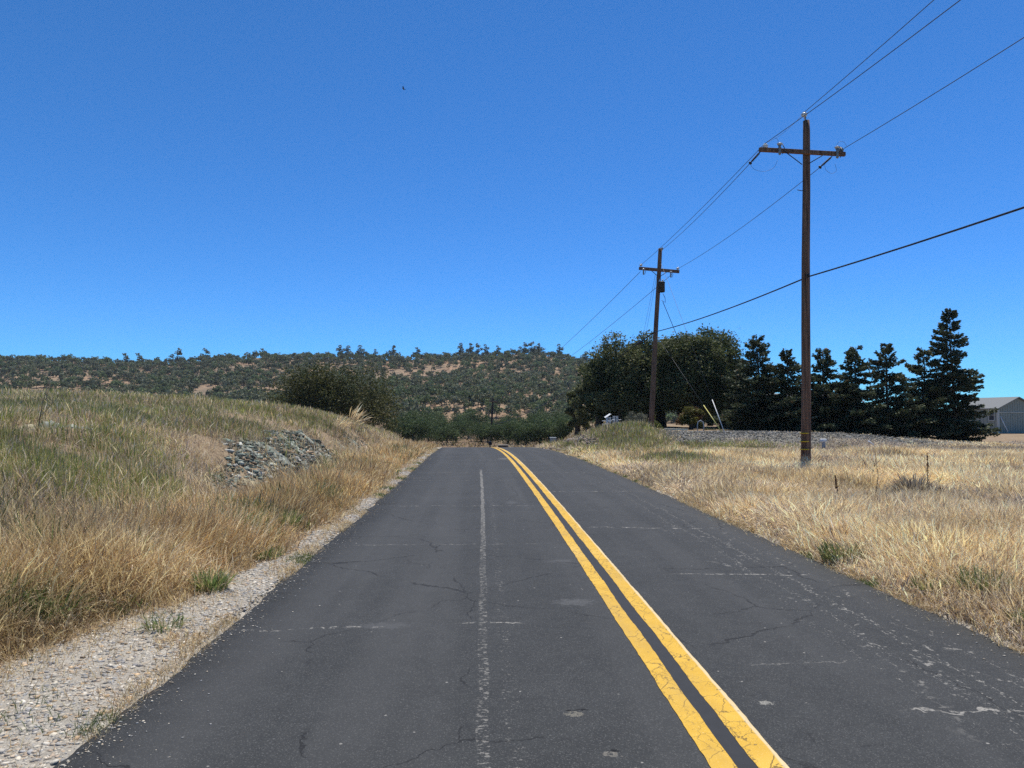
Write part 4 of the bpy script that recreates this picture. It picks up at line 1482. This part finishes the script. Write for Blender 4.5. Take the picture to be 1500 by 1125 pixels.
conifer(1112, 40, 491, 84, 'broad dark conifer at the left end of the row, beside the oaks', 61)
conifer(1156, 39, 511, 72, 'dark conifer just left of the near utility pole', 62)
conifer(1209, 38.5, 508, 80, 'dark conifer just right of the near utility pole', 63)
conifer(1256, 38, 505, 74, 'dark conifer second to the right of the near utility pole', 64)
conifer(1304, 38, 500, 76, 'open-branched conifer in the middle of the right-hand group', 65, 1.6)
conifer(1351, 38, 509, 76, 'slim conifer tucked left of the tallest one', 66, 1.2)
conifer(1399, 37.6, 450, 64, 'tallest conifer, at the right end of the row beside the shed', 67, .8)
conifer(1082, 43, 530, 50, 'short conifer squeezed between the oaks and the row', 68)

# ------------------------------------------------------------------ utility poles and wires
def PV(px, py, ref):
    """point on the photo ray where it meets the plane y = ref.y (real distance of the reference)"""
    v = CR @ Vector(((px - 750) / F, (562.5 - py) / F, -1.0))
    return CAM + v * ((ref.y - CAM.y) / v.y)


def pin_insulator(root, p, name='insulator', k=1.0, mat=None):
    g = Geo().lathe(p, [(.012 * k, -.08), (.014 * k, 0), (.05 * k, .01), (.075 * k, .03), (.05 * k, .05), (.085 * k, .07), (.06 * k, .105), (.035 * k, .12), (.04 * k, .14), (.015 * k, .15)], 12)
    return g.build(name, mat or M_PORC, root)


def fuse_cutout(root, p):
    g = Geo().lathe(p + Vector((0, 0, -.30)), [(.02, 0), (.045, .03), (.03, .06), (.05, .09), (.03, .12), (.05, .15), (.03, .18), (.052, .21), (.03, .24), (.055, .28), (.03, .31)], 10)
    o = g.build('fuse_cutout', M_PORCG, root)
    h = Geo().lathe(p + Vector((0, 0, .0)), [(.03, 0), (.07, .01), (.085, .035), (.05, .055), (.02, .07)], 10)
    h.build('cutout_cap', M_PORC, root)
    t = Geo().tube([p + Vector((.05, -.06, .02)), p + Vector((.09, -.12, -.14)), p + Vector((.05, -.06, -.30))], .012, 6)
    t.build('fuse_tube', M_DARKSTEEL, root)


def dead_end(root, a, b):
    a, b = Vector(a), Vector(b)
    ax = (b - a).normalized(); L = (b - a).length
    prof = [(.012, 0), (.02, L * .1)]
    for k in range(8):
        z = L * (.15 + .08 * k)
        prof += [(.022, z), (.042, z + L * .02), (.022, z + L * .04)]
    prof += [(.02, L * .86), (.055, L * .9), (.05, L * .98), (.01, L)]
    Geo().lathe(a, prof, 8, ax).build('dead_end_insulator', M_DARKSTEEL, root)


def cable(name, pts, rad, mat, label, cat='power line', sag=0.0, group=None, parent=None, n=24, sides=6):
    pts = [Vector(p) for p in pts]
    out = []
    if len(pts) == 2:
        for i in range(n + 1):
            t = i / n
            out.append(pts[0].lerp(pts[1], t) + Vector((0, 0, -4 * sag * t * (1 - t))))
    else:
        out = pts
    o = Geo().tube(out, rad, sides).build(name, mat, parent, None if parent is not None else out[0])
    if parent is None: tag(o, label, cat, group)
    return o


def pole(name, base, top, rb, rt, label, group='wooden utility poles along the road', mat=None):
    root = empty(name, base, label, 'utility pole', group)
    g = Geo(); n = 14
    pts = [base + Vector((0, 0, -.6))] + [base.lerp(top, t) + Vector((.012 * math.sin(t * 9), 0, 0)) for t in (0, .2, .4, .6, .8, .97)] + [top]
    rr = [rb * 1.02, rb, rb * .8 + rt * .2, rb * .6 + rt * .4, rb * .4 + rt * .6, rb * .2 + rt * .8, rt, rt * .9]
    g.tube(pts, rr, 16)
    g.build('shaft', mat or M_POLE, root)
    return root


def crossarm(root, a, b, w=.095, h=.12, zoff=0):
    a, b = Vector(a), Vector(b)
    d = (b - a); L = d.length; x = d.normalized(); y = Vector((0, 0, 1)).cross(x).normalized(); z = x.cross(y)
    M = Matrix((x, y, z)).transposed()
    Geo().box((a + b) / 2, (L, w, h), M, .008).build('crossarm', M_POLE, root)


GP = 'wooden utility poles along the road'
b1 = G(1179, 21.0)
t1 = PV(1181, 177, b1)
pole1 = pole('utility_pole', b1, t1, .14, .10, 'near tall brown wooden utility pole in the straw field, with three yellow bands')
A1 = b1 + Vector((0, -.17, 0))
al, ar = PV(1112, 219, A1), PV(1238, 226, A1)
crossarm(pole1, al, ar)
for (p, q) in (((1147, 222), (1175, 241)), ((1210, 225), (1184, 240))):
    Geo().tube([PV(*p, A1) + Vector((0, -.06, 0)), PV(*q, A1)], .014, 5).build('arm_brace', M_DARKSTEEL, pole1)
Geo().lathe(PV(1180, 177, b1), [(.02, 0), (.02, .14)], 8).build('pin', M_STEEL, pole1)
pi = PV(1178, 171, b1); pin_insulator(pole1, pi, k=1.15)
l_in = PV(1121, 217, A1); pin_insulator(pole1, l_in, k=1.05)
r_in = PV(1232, 223, A1); pin_insulator(pole1, r_in, k=1.05, mat=M_PORCG)
fuse_cutout(pole1, PV(1140, 214, A1) + Vector((0, -.10, 0)))
fuse_cutout(pole1, PV(1224, 219, A1) + Vector((0, -.10, 0)))
lde0, lde1 = PV(1114, 222, A1), PV(1098, 240, A1 + Vector((0, .35, 0)))
rde0, rde1 = PV(1219, 229, A1), PV(1200, 246, A1 + Vector((0, .35, 0)))
dead_end(pole1, lde0, lde1); dead_end(pole1, rde0, rde1)


def loop(root, pts, rad=.0042):
    P_ = []
    pts = [Vector(p) for p in pts]
    for i in range(len(pts) - 1):
        p0, p1, p2, p3 = pts[max(i - 1, 0)], pts[i], pts[i + 1], pts[min(i + 2, len(pts) - 1)]
        for k in range(6):
            t = k / 6
            P_.append(.5 * ((2 * p1) + (p2 - p0) * t + (2 * p0 - 5 * p1 + 4 * p2 - p3) * t * t + (3 * p1 - p0 - 3 * p2 + p3) * t ** 3))
    P_.append(pts[-1])
    Geo().tube(P_, rad, 5).build('jumper_wire', M_WIRE, root)


loop(pole1, [PV(x, y, A1) for x, y in ((1139, 235), (1133, 246), (1120, 251), (1107, 249), (1101, 244), (1099, 240))])
loop(pole1, [PV(x, y, A1) for x, y in ((1223, 240), (1225, 250), (1218, 254), (1210, 249), (1208, 241))])
loop(pole1, [PV(x, y, A1) for x, y in ((1225, 214), (1229, 208), (1236, 208), (1240, 214))])
loop(pole1, [PV(x, y, A1) for x, y in ((1140, 212), (1139, 204), (1135, 202))])
loop(pole1, [pi + Vector((0, 0, .12)), PV(1160, 184, A1), PV(1140, 200, A1), l_in + Vector((0, 0, .15))])
for (y0) in (634.5, 646.5, 658):
    p = PV(1179, y0, b1); rr_ = .14 * 1.025
    Geo().lathe(p - Vector((0, 0, .014)), [(rr_, 0), (rr_ + .004, .004), (rr_ + .004, .024), (rr_, .028)], 20).build('yellow_band', M_YBAND, pole1)
Geo().lathe(PV(1180, 404, b1) + Vector((0, -.16, 0)), [(.03, -.05), (.03, .05)], 8, (0, 1, 0)).build('cable_clamp', M_DARKSTEEL, pole1)
Geo().tube([PV(1181, 280, A1), PV(1172, 279, A1), PV(1168, 278, A1)], .012, 5).build('step_bolt', M_DARKSTEEL, pole1)

b2 = G(953, 40.0, -.05)
t2 = PV(967, 364, b2)
pole2 = pole('utility_pole', b2, t2, .155, .11, 'leaning wooden utility pole with a transformer, on the grassy mound before the oaks')
A2 = b2 + Vector((0, -.17, 0))
crossarm(pole2, PV(936, 393, A2), PV(995, 398, A2), .11, .17)
for (p, q) in (((954, 397), (963, 404)), ((976, 399), (967, 405))):
    Geo().tube([PV(*p, A2) + Vector((0, -.06, 0)), PV(*q, A2)], .018, 5).build('arm_brace', M_DARKSTEEL, pole2)
pin_insulator(pole2, PV(939, 390, A2), k=1.2); pin_insulator(pole2, PV(993, 395, A2), k=1.2)
pin_insulator(pole2, PV(970, 366, A2), k=.8, mat=M_PORCG)
fuse_cutout(pole2, PV(982, 402, A2) + Vector((0, -.1, .1))); fuse_cutout(pole2, PV(942, 398, A2) + Vector((0, -.1, .1)))
tp = PV(966, 429, A2) + Vector((.05, -.22, 0))
Geo().lathe(tp, [(.17, 0), (.2, .03), (.2, .5), (.215, .52), (.215, .56), (.12, .60), (.03, .61)], 16).build('transformer', M_DARKSTEEL, pole2)
Geo().lathe(tp + Vector((.08, 0, .56)), [(.03, 0), (.05, .04), (.03, .08), (.05, .12), (.02, .18)], 10).build('bushing', M_PORC, pole2)
Geo().lathe(tp + Vector((-.1, 0, .56)), [(.03, 0), (.05, .04), (.03, .08), (.02, .16)], 10).build('bushing', M_PORC, pole2)
Geo().tube([PV(969, 440, A2), PV(975, 443, A2), PV(974, 436, A2), PV(971, 430, A2)], .015, 5).build('jumper_wire', M_CABLE, pole2)

b3 = G(719, 108.0, -.2)
t3 = PV(722, 583, b3)
pole3 = pole('utility_pole', b3, t3, .17, .13, 'distant dark utility pole standing beyond the road crest', mat=plain('dark_pole_wood', (.035, .026, .02), .9, .3, 4))
crossarm(pole3, PV(716, 588, b3) + Vector((0, -.25, 0)), PV(728, 588.5, b3) + Vector((0, -.25, 0)), .12, .16)

x0 = 9.6
Z = Vector
WR = .009
pa = pi + Vector((0, 0, .13))
WG = 'power lines strung between the utility poles'
cable('power_line', [pa, Z((x0 - .9, -19, pa.z))], WR, M_WIRE, 'wire running from the top pin of the near pole up to the picture top', sag=.6, group=WG)
pb = l_in + Vector((-.02, 0, .13))
cable('power_line', [pb, Z((pb.x + 1.1, -19, pb.z))], WR, M_WIRE, 'wire from the left arm insulator of the near pole, passing just behind its top', sag=.85, group=WG)
pc = r_in + Vector((.1, 0, .12))
cable('power_line', [pc, Z((pc.x + .1, -19, pc.z))], WR, M_WIRE, 'wire from the right arm end of the near pole out of the right picture edge', sag=.7, group=WG)
cable('power_line', [lde1, PV(971, 365, A2)], WR, M_WIRE, 'wire from the near pole left dead end to the top of the leaning pole', sag=.12, group=WG)
cable('power_line', [pb, PV(938, 389, A2)], WR, M_WIRE, 'wire joining the left arm insulators of the near and the leaning pole', sag=.12, group=WG)
cable('power_line', [rde1, PV(994, 393, A2)], WR, M_WIRE, 'wire from the near pole right dead end to the right arm of the leaning pole', sag=.18, group=WG)
cable('power_line', [PV(938, 398, A2), PV(717, 587, b3)], .012, M_WIRE, 'left wire descending from the leaning pole towards the distant pole', sag=.9, group=WG)
cable('power_line', [PV(984, 402, A2), PV(727, 587, b3)], .012, M_WIRE, 'right wire descending from the leaning pole towards the distant pole', sag=.9, group=WG)
# thick communication cable
k1 = PV(1180, 407, b1) + Vector((0, -.19, 0))
k2 = PV(957, 487, b2) + Vector((0, -.18, 0))
cable('communication_cable', [k1, Z((x0 + .1, -19, k1.z))], .021, M_CABLE, 'thick black cable from the near pole out of the right picture edge', 'cable', .55, 'thick black communication cable')
cable('communication_cable', [k1, k2], .022, M_CABLE, 'thick black cable between the near pole and the leaning pole', 'cable', .14, 'thick black communication cable')
cable('communication_cable', [k2, PV(722, 622, b3)], .026, M_CABLE, 'thick black cable from the leaning pole across the oaks to the distant pole', 'cable', .9, 'thick black communication cable')
sp = k2.lerp(PV(722, 622, b3), .035) + Vector((0, 0, -.14))
dd = (PV(722, 622, b3) - k2).normalized()
tag(Geo().lathe(sp, [(.02, -.5), (.07, -.42), (.09, -.2), (.09, .2), (.07, .42), (.02, .5)], 10, dd).build('splice_case', M_CABLE, None, sp), 'black splice case hanging on the cable just left of the leaning pole', 'splice case')
cable('service_wire', [PV(971, 442, A2), P(1034, 588, 56)], .017, M_CABLE, 'dark service drop slanting down from the transformer behind the tallest oak', 'wire', .1)
cable('service_wire', [PV(960, 402, A2), P(936, 520, 54)], .007, M_WIRE, 'thin wire dropping left of the leaning pole into the oak, the left one', 'wire', .05, 'thin wires dropping from the leaning pole')
cable('service_wire', [PV(962, 404, A2), P(940, 520, 54)], .007, M_WIRE, 'thin wire dropping left of the leaning pole into the oak, the right one', 'wire', .05, 'thin wires dropping from the leaning pole')
ga = G(1062, 33.5); gb = G(1058, 34.2)
for (top, gr_, c, lab) in ((PV(968, 385, A2), ga, (.62, .62, .60), 'guy wire with a white guard, right one of the pair'), (PV(958, 486, A2), gb, (.62, .55, .16), 'guy wire with a yellow guard, left one of the pair')):
    root = empty('guy_wire', gr_, lab + ' anchored in the gravel bank', 'guy wire', 'guy wires holding the leaning pole')
    Geo().tube([gr_, top], .008, 5).build('strand', M_WIRE, root)
    d = (top - gr_)
    Geo().tube([gr_ + d * .01, gr_ + d * (2.0 / d.length)], .02, 8).build('guard', plain('guy_guard', c, .5, .1, 9), root)

# ------------------------------------------------------------------ shed
M_SID = plain('grey_siding', (.27, .30, .265), .8, .12, 3)
M_TRIM = plain('pale_trim', (.46, .48, .44), .7, .1, 5)
M_ROOF = plain('asphalt_shingle', (.19, .195, .19), .9, .3, 18)
M_WHITE = plain('white_plastic', (.72, .72, .70), .5, .08, 6)
M_GLASS = plain('dark_glass', (.015, .02, .025), .08, .1, 3, 0, .6)
c0 = G(1462, 55)
az = math.atan2(1462 - 708, F)
pr = Vector((math.cos(az), -math.sin(az), 0)); fw = Vector((math.sin(az), math.cos(az), 0))
th = R(38)
gx = pr * math.cos(th) + fw * math.sin(th); sx_ = -pr * math.sin(th) + fw * math.cos(th)
shed = empty('shed', c0, 'grey wooden garden shed with a gable front at the right picture edge', 'shed')
GW, SL = 3.2, 4.6
HW = P(1462, 598, 55).z - c0.z; HP = P(1481, 583.5, 56.2).z - c0.z
up = Vector((0, 0, 1))
def SP(a, b, z): return c0 + gx * a + sx_ * b + up * z
g = Geo()
vs = [SP(0, 0, -.3), SP(GW, 0, -.3), SP(GW, 0, HW), SP(GW / 2, 0, HP), SP(0, 0, HW), SP(0, SL, -.3), SP(GW, SL, -.3), SP(GW, SL, HW), SP(GW / 2, SL, HP), SP(0, SL, HW)]
g.add(vs, [(0, 1, 2, 3, 4), (9, 8, 7, 6, 5), (0, 4, 9, 5), (1, 6, 7, 2), (4, 3, 8, 9), (3, 2, 7, 8), (0, 5, 6, 1)])
Mg = Matrix((gx, sx_, up)).transposed()
for k in range(1, 16):
    a = GW * k / 16; zt = HW + (HP - HW) * (1 - abs(a - GW / 2) / (GW / 2))
    g.box(SP(a, -.01, (zt - .02) / 2 - .1), (.028, .025, zt - .1), Mg)
for k in range(1, 12):
    g.box(SP(-.01, SL * k / 12, HW / 2 - .1), (.025, .028, HW - .02), Mg)
g.build('wall', M_SID, shed)
g = Geo()
g.box(SP(-.012, -.012, HW / 2 - .1), (.13, .13, HW + .04), Mg); g.box(SP(GW + .012, -.012, HW / 2 - .1), (.13, .13, HW + .04), Mg)
zb = P(1480, 604, 56).z - c0.z
g.box(SP(GW / 2, -.035, zb), (GW - .15, .03, .06), Mg)
g.build('corner_trim', M_TRIM, shed)
g = Geo()
for sgn in (0, 1):
    a0, a1 = (-.16, GW / 2) if sgn == 0 else (GW + .16, GW / 2)
    e = HW - .075
    q = [SP(a0, -.22, e), SP(a1, -.22, HP + .03), SP(a1, SL + .2, HP + .03), SP(a0, SL + .2, e)]
    g.add(q + [v + up * .07 for v in q], [(0, 1, 2, 3), (7, 6, 5, 4), (0, 4, 5, 1), (1, 5, 6, 2), (2, 6, 7, 3), (3, 7, 4, 0)])
g.build('roof', M_ROOF, shed)
wz = P(1456, 608, 55.4).z - c0.z
wb = .62
w_ = Geo()
for (db, dz, lb, lz) in ((0, .42, .62, .06), (0, -.42, .62, .06), (.29, 0, .06, .78), (-.29, 0, .06, .78), (0, 0, .56, .04)):
    w_.box(SP(-.035, wb + db, wz + dz), (.05, lb, lz), Mg)
wo = w_.build('window', M_TRIM, shed)
wo['label'] = 'small dark paned window in the side wall'
pg = Geo().box(SP(-.02, wb, wz), (.03, .54, .8), Mg).build('pane', M_GLASS, wo, origin=shed.location)
lam = Geo().box(SP(GW * .80, -.12, zb + .03), (.55, .18, .06), Mg, .02).lathe(SP(GW * .80, -.12, zb - .13), [(.03, 0), (.09, .03), (.11, .12)], 10)
lam.build('porch_light', M_WHITE, shed)
pole_w = Geo().tube([SP(.55, -.35, -.02), SP(.12, -.08, P(1465, 610, 55).z - c0.z)], .03, 8).build('white_pole', M_WHITE, None, SP(.55, -.35, -.02))
tag(pole_w, 'white pole leaning against the corner of the grey shed', 'pole')

# ------------------------------------------------------------------ pale house and car behind the conifers
M_HOUSE = plain('pale_house_siding', (.42, .43, .44), .8, .1, 2)
hb = G(1150, 62)
house = empty('house', hb, 'low pale grey house glimpsed behind the row of conifers', 'house')
p0, p1 = G(1096, 62), G(1256, 62)
W_ = (p1 - p0).length; hx = (p1 - p0).normalized(); hx.z = 0; hx.normalize(); hy = Vector((-hx.y, hx.x, 0)); MH = Matrix((hx, hy, up)).transposed()
ez = P(1100, 589, 62).z - hb.z
cc = (p0 + p1) / 2; cc.z = hb.z
Geo().box(cc + hy * 3 + up * (ez / 2 - .2), (W_, 6, ez + .4), MH).build('wall', M_HOUSE, house)
g = Geo(); e = .4; q = [cc + hx * sx * (W_ / 2 + e) + hy * yy_ + up * z for sx in (-1, 1) for (yy_, z) in ((-e, ez), (3, ez + .75), (6 + e, ez))]
g.add(q + [v + up * .1 for v in q], [(0, 3, 4, 1), (1, 4, 5, 2), (7, 10, 9, 6), (8, 11, 10, 7), (0, 6, 9, 3), (2, 5, 11, 8), (0, 1, 7, 6), (1, 2, 8, 7), (3, 9, 10, 4), (4, 10, 11, 5)])
g.build('roof', M_ROOF, house)
Geo().box(cc + hy * -.46 + up * (ez + .06), (W_ + .8, .05, .12), MH).build('fascia', M_WHITE, house)
for k in (-.36, -.12, .14, .38):
    f = Geo().box(cc + hx * W_ * k + hy * -.02 + up * (ez * .58), (1.3, .06, .95), MH, .01).build('window', M_WHITE, house)
    Geo().box(cc + hx * W_ * k + hy * -.055 + up * (ez * .58), (1.14, .03, .8), MH).build('pane', M_GLASS, f, origin=house.location)

M_CARP = plain('white_car_paint', (.78, .79, .80), .3, .03, 3, 0, .5)
M_RUB = plain('tyre_rubber', (.02, .02, .02), .9, .1, 10)
cb = G(1288, 47)
car = empty('parked_car', cb, 'white car parked behind the open-branched middle conifers, mostly hidden', 'car', rz=R(-38))
prof = [(-2.2, .35), (-2.25, .7), (-2.1, .9), (-1.3, .98), (-.7, 1.38), (.6, 1.42), (1.25, 1.0), (2.1, .92), (2.22, .62), (2.2, .35)]
g = Geo(); vs = []
for yv, kx in ((-.82, .97), (-.86, 1), (.86, 1), (.82, .97)):
    vs += [(x * kx, yv * (1 if z < 1.0 else .82), z) for x, z in prof]
n_ = len(prof)
fs = [tuple(range(n_)), tuple(range(3 * n_, 4 * n_))[::-1]] + [(j * n_ + k, j * n_ + (k + 1) % n_, (j + 1) * n_ + (k + 1) % n_, (j + 1) * n_ + k) for j in range(3) for k in range(n_)]
g.add(vs, fs); ob = g.build('body', M_CARP, None, (0, 0, 0)); ob.parent = car
for sd_ in (-1, 1):
    g = Geo().add([(-1.15, sd_ * .80, 1.02), (-.66, sd_ * .725, 1.32), (.55, sd_ * .725, 1.35), (1.05, sd_ * .80, 1.02), (-1.15, sd_ * .84, 1.02), (-.66, sd_ * .765, 1.32), (.55, sd_ * .765, 1.35), (1.05, sd_ * .84, 1.02)],
                  [(0, 1, 2, 3), (7, 6, 5, 4), (0, 4, 5, 1), (1, 5, 6, 2), (2, 6, 7, 3), (3, 7, 4, 0)])
    ob = g.build('side_window', M_GLASS, None, (0, 0, 0)); ob.parent = car
    for xw in (-1.35, 1.35):
        g = Geo().lathe((xw, sd_ * .70, .32), [(.2, 0), (.31, .01), (.32, .05), (.32, .16), (.30, .19), (.18, .19)], 18, (0, sd_, 0))
        w = g.build('wheel', M_RUB, None, (0, 0, 0)); w.parent = car
        g = Geo().lathe((xw, sd_ * .87, .32), [(.19, 0), (.19, .03), (.08, .035), (.05, .05)], 14, (0, sd_, 0))
        q = g.build('rim', M_STEEL, None, (0, 0, 0)); q.parent = w

# ------------------------------------------------------------------ small things near the mound and the crest
def chair(px, D, rz, label):
    b = G(px, D)
    root = empty('garden_chair', b, label, 'chair', 'white garden chairs at the left end of the bank', rz)
    root.scale = (.8, .8, .8)
    def bb(n, c, s, bev=.01):
        o = Geo().box(c, s, None, bev).build(n, M_WHITE, None, (0, 0, 0)); o.parent = root
    bb('seat', (0, 0, .43), (.48, .46, .05)); [bb('backrest_slat', (-.17 + .113 * k, .22, .70), (.05, .025, .45), .006) for k in range(4)]
    for sx in (-1, 1):
        bb('armrest', (sx * .25, 0, .66), (.05, .46, .04))
        for sy_ in (-1, 1): bb('leg', (sx * .22, sy_ * .2, .21), (.05, .05, .43), .006)


chair(889, 40, R(200), 'white garden chair under the small tilted panel, left one of two')
chair(903, 40.5, R(150), 'white garden chair left of the leaning pole, right one of two')
b = G(889, 40)
root = empty('solar_panel', b + Vector((.1, .5, 0)), 'small pale panel tilted on a thin post behind the white garden chairs', 'panel')
top = PV(890, 609, b + Vector((0, .5, 0)))
Geo().tube([root.location, top], .025, 8).build('post', M_STEEL, root)
Mt = Euler((R(20), R(-32), R(10))).to_matrix()
Geo().box(top, (.40, .16, .03), Mt, .006).build('panel', M_WHITE, root)

b = G(911, 39)
V, Fc, C = stones(np.array([[b.x, b.y, b.z + .12]]), [.2], np.array([[.68, .66, .6]]), .8, 5, .2)
put('boulder', V, Fc, C, M_STONE, 'white rock on the mound left of the leaning pole', 'rock', origin=tuple(b))
b = G(802, 46)
V, Fc, C = stones(np.array([[b.x, b.y, b.z + .08]]), [.22], np.array([[.62, .58, .48]]), .9, 7, .25)
put('boulder', V, Fc, C, M_STONE, 'pale rock at the right road edge just before the crest', 'rock', origin=tuple(b))

b = G(990, 36.8); b.z += .06
o = Geo().box(b + Vector((0, 0, .03)), (1.2, .25, .08), Euler((0, R(2), R(12))).to_matrix(), .01).build('plank', plain('pale_plank', (.55, .50, .38), .8, .1, 6), None, b)
tag(o, 'pale plank lying on top of the bank right of the leaning pole', 'plank')
b = G(1026, 37.5)
pts = [b + Vector((-.16, 0, 0)), b + Vector((-.17, 0, .3)), b + Vector((-.13, 0, .48)), b + Vector((0, 0, .56)), b + Vector((.13, 0, .48)), b + Vector((.17, 0, .3)), b + Vector((.16, 0, 0))]
tag(Geo().tube(pts, .028, 8).build('garden_arch', plain('pale_grey_hoop', (.33, .34, .36), .6, .1, 8), None, b), 'small pale grey hoop standing on the bank under the tallest oak', 'hoop')

b = G(1206, 30.2)
root = empty('marker_post', b, 'short grey marker post with a white cap right of the near utility pole', 'marker post')
tz = PV(1206, 645, b)
Geo().box((b + tz) / 2, (.14, .05, (tz - b).z), None, .01).build('post', M_STEEL, root)
Geo().box(tz, (.26, .12, .13), None, .02).build('cap', M_WHITE, root)
b = G(1275, 30.5)
tag(Geo().tube([PV(1272, 646, b), PV(1280, 652, b)], .03, 6).build('stick', M_WHITE, None, b), 'short white stick lying on the gravel bank', 'stick')

b = G(810, 49)
cab = empty('utility_box', b, 'pale blue-grey utility box beside the rubble heap beyond the crest', 'utility box')
zt, zb_ = PV(810, 641.5, b).z, PV(810, 652, b).z
Geo().box(Vector((b.x, b.y, (zt + b.z - .3) / 2)), (.40, .35, zt - b.z + .3), None, .02).build('cabinet', plain('box_paint', (.26, .31, .34), .6, .1, 5), cab)
Geo().box(Vector((b.x, b.y, zt + .02)), (.45, .4, .05), None, .015).build('lid', plain('box_paint', (.30, .35, .38), .6, .1, 5), cab)

b = Vector((P(718, 606, 62).x, 62, 0)); b.z = float(terr(b.x, b.y))
mb = empty('mailbox', b, 'black mailbox at the left of the distant utility pole on the crest', 'mailbox')
mz = PV(718, 651.5, b).z
Geo().tube([b, Vector((b.x, b.y, mz))], .05, 8).build('post', M_TWIG, mb)
g = Geo(); w = [(math.cos(a) * .15, .14 + math.sin(a) * .15) for a in np.linspace(0, math.pi, 9)] + [(-.15, 0), (.15, 0)]
vs = [(b.x + x, b.y + dy, mz + z) for dy in (-.28, .28) for x, z in w]; n_ = len(w)
g.add(vs, [tuple(range(n_)), tuple(range(n_, 2 * n_))[::-1]] + [(k, k + n_, (k + 1) % n_ + n_, (k + 1) % n_) for k in range(n_)])
g.build('box', M_CABLE, mb)
b = Vector((P(737, 606, 66).x, 66, 0)); b.z = float(terr(b.x, b.y))
hz_ = PV(737, 652.5, b).z
hw_ = empty('culvert_headwall', b, 'low dark concrete culvert wall right of the distant pole on the crest', 'culvert wall')
Geo().box(Vector((b.x, b.y, (hz_ + b.z) / 2 - .1)), (.9, .25, hz_ - b.z + .2), None, .02).build('wall', plain('dark_concrete', (.07, .065, .06), .9, .2, 6), hw_)
Geo().box(Vector((b.x, b.y, hz_ + .03)), (1.0, .32, .07), None, .02).build('coping', plain('pale_concrete', (.35, .33, .29), .9, .2, 6), hw_)

# ------------------------------------------------------------------ soaring bird
bp = P(591, 130, 95)
g = Geo()
g.lathe(bp + Vector((-.17, 0, .06)), [(.005, 0), (.03, .03), (.045, .09), (.06, .18), (.05, .27), (.02, .36), (.05, .46), (.01, .48)], 8, (1, 0, -.35))
for s_ in (-1, 1):
    a = bp + Vector((0, s_ * .03, 0))
    pts = [a + Vector((-.09, 0, .03)), a + Vector((.09, 0, -.03)), a + Vector((-.10, s_ * .28, .10)), a + Vector((.08, s_ * .28, .04)), a + Vector((-.02, s_ * .56, .10)), a + Vector((.06, s_ * .54, .06))]
    lo = [p - up * .012 for p in pts]
    g.add(pts + lo, [(0, 1, 3, 2), (2, 3, 5, 4), (6, 8, 9, 7), (8, 10, 11, 9), (0, 2, 8, 6), (2, 4, 10, 8), (1, 7, 9, 3), (3, 9, 11, 5), (4, 5, 11, 10)])
tag(g.build('bird', plain('dark_feathers', (.02, .018, .016), .8, .2, 20), None, bp), 'small dark bird soaring in the blue sky', 'bird')

# ------------------------------------------------------------------ thin summer air
hm = bpy.data.materials.new('summer_air'); hm.use_nodes = True
ht = hm.node_tree
ht.nodes.remove(ht.nodes['Principled BSDF'])
vp = ht.nodes.new('ShaderNodeVolumePrincipled')
vp.inputs['Color'].default_value = (.82, .90, 1.0, 1)
vp.inputs['Density'].default_value = .00013
vp.inputs['Anisotropy'].default_value = .2
ht.links.new(vp.outputs[0], ht.nodes['Material Output'].inputs['Volume'])
hz = Geo().box((-200, 360, 47), (2200, 860, 106)).build('haze', hm)
tag(hz, 'thin blue air between the road and the hill', 'haze', kind='stuff')
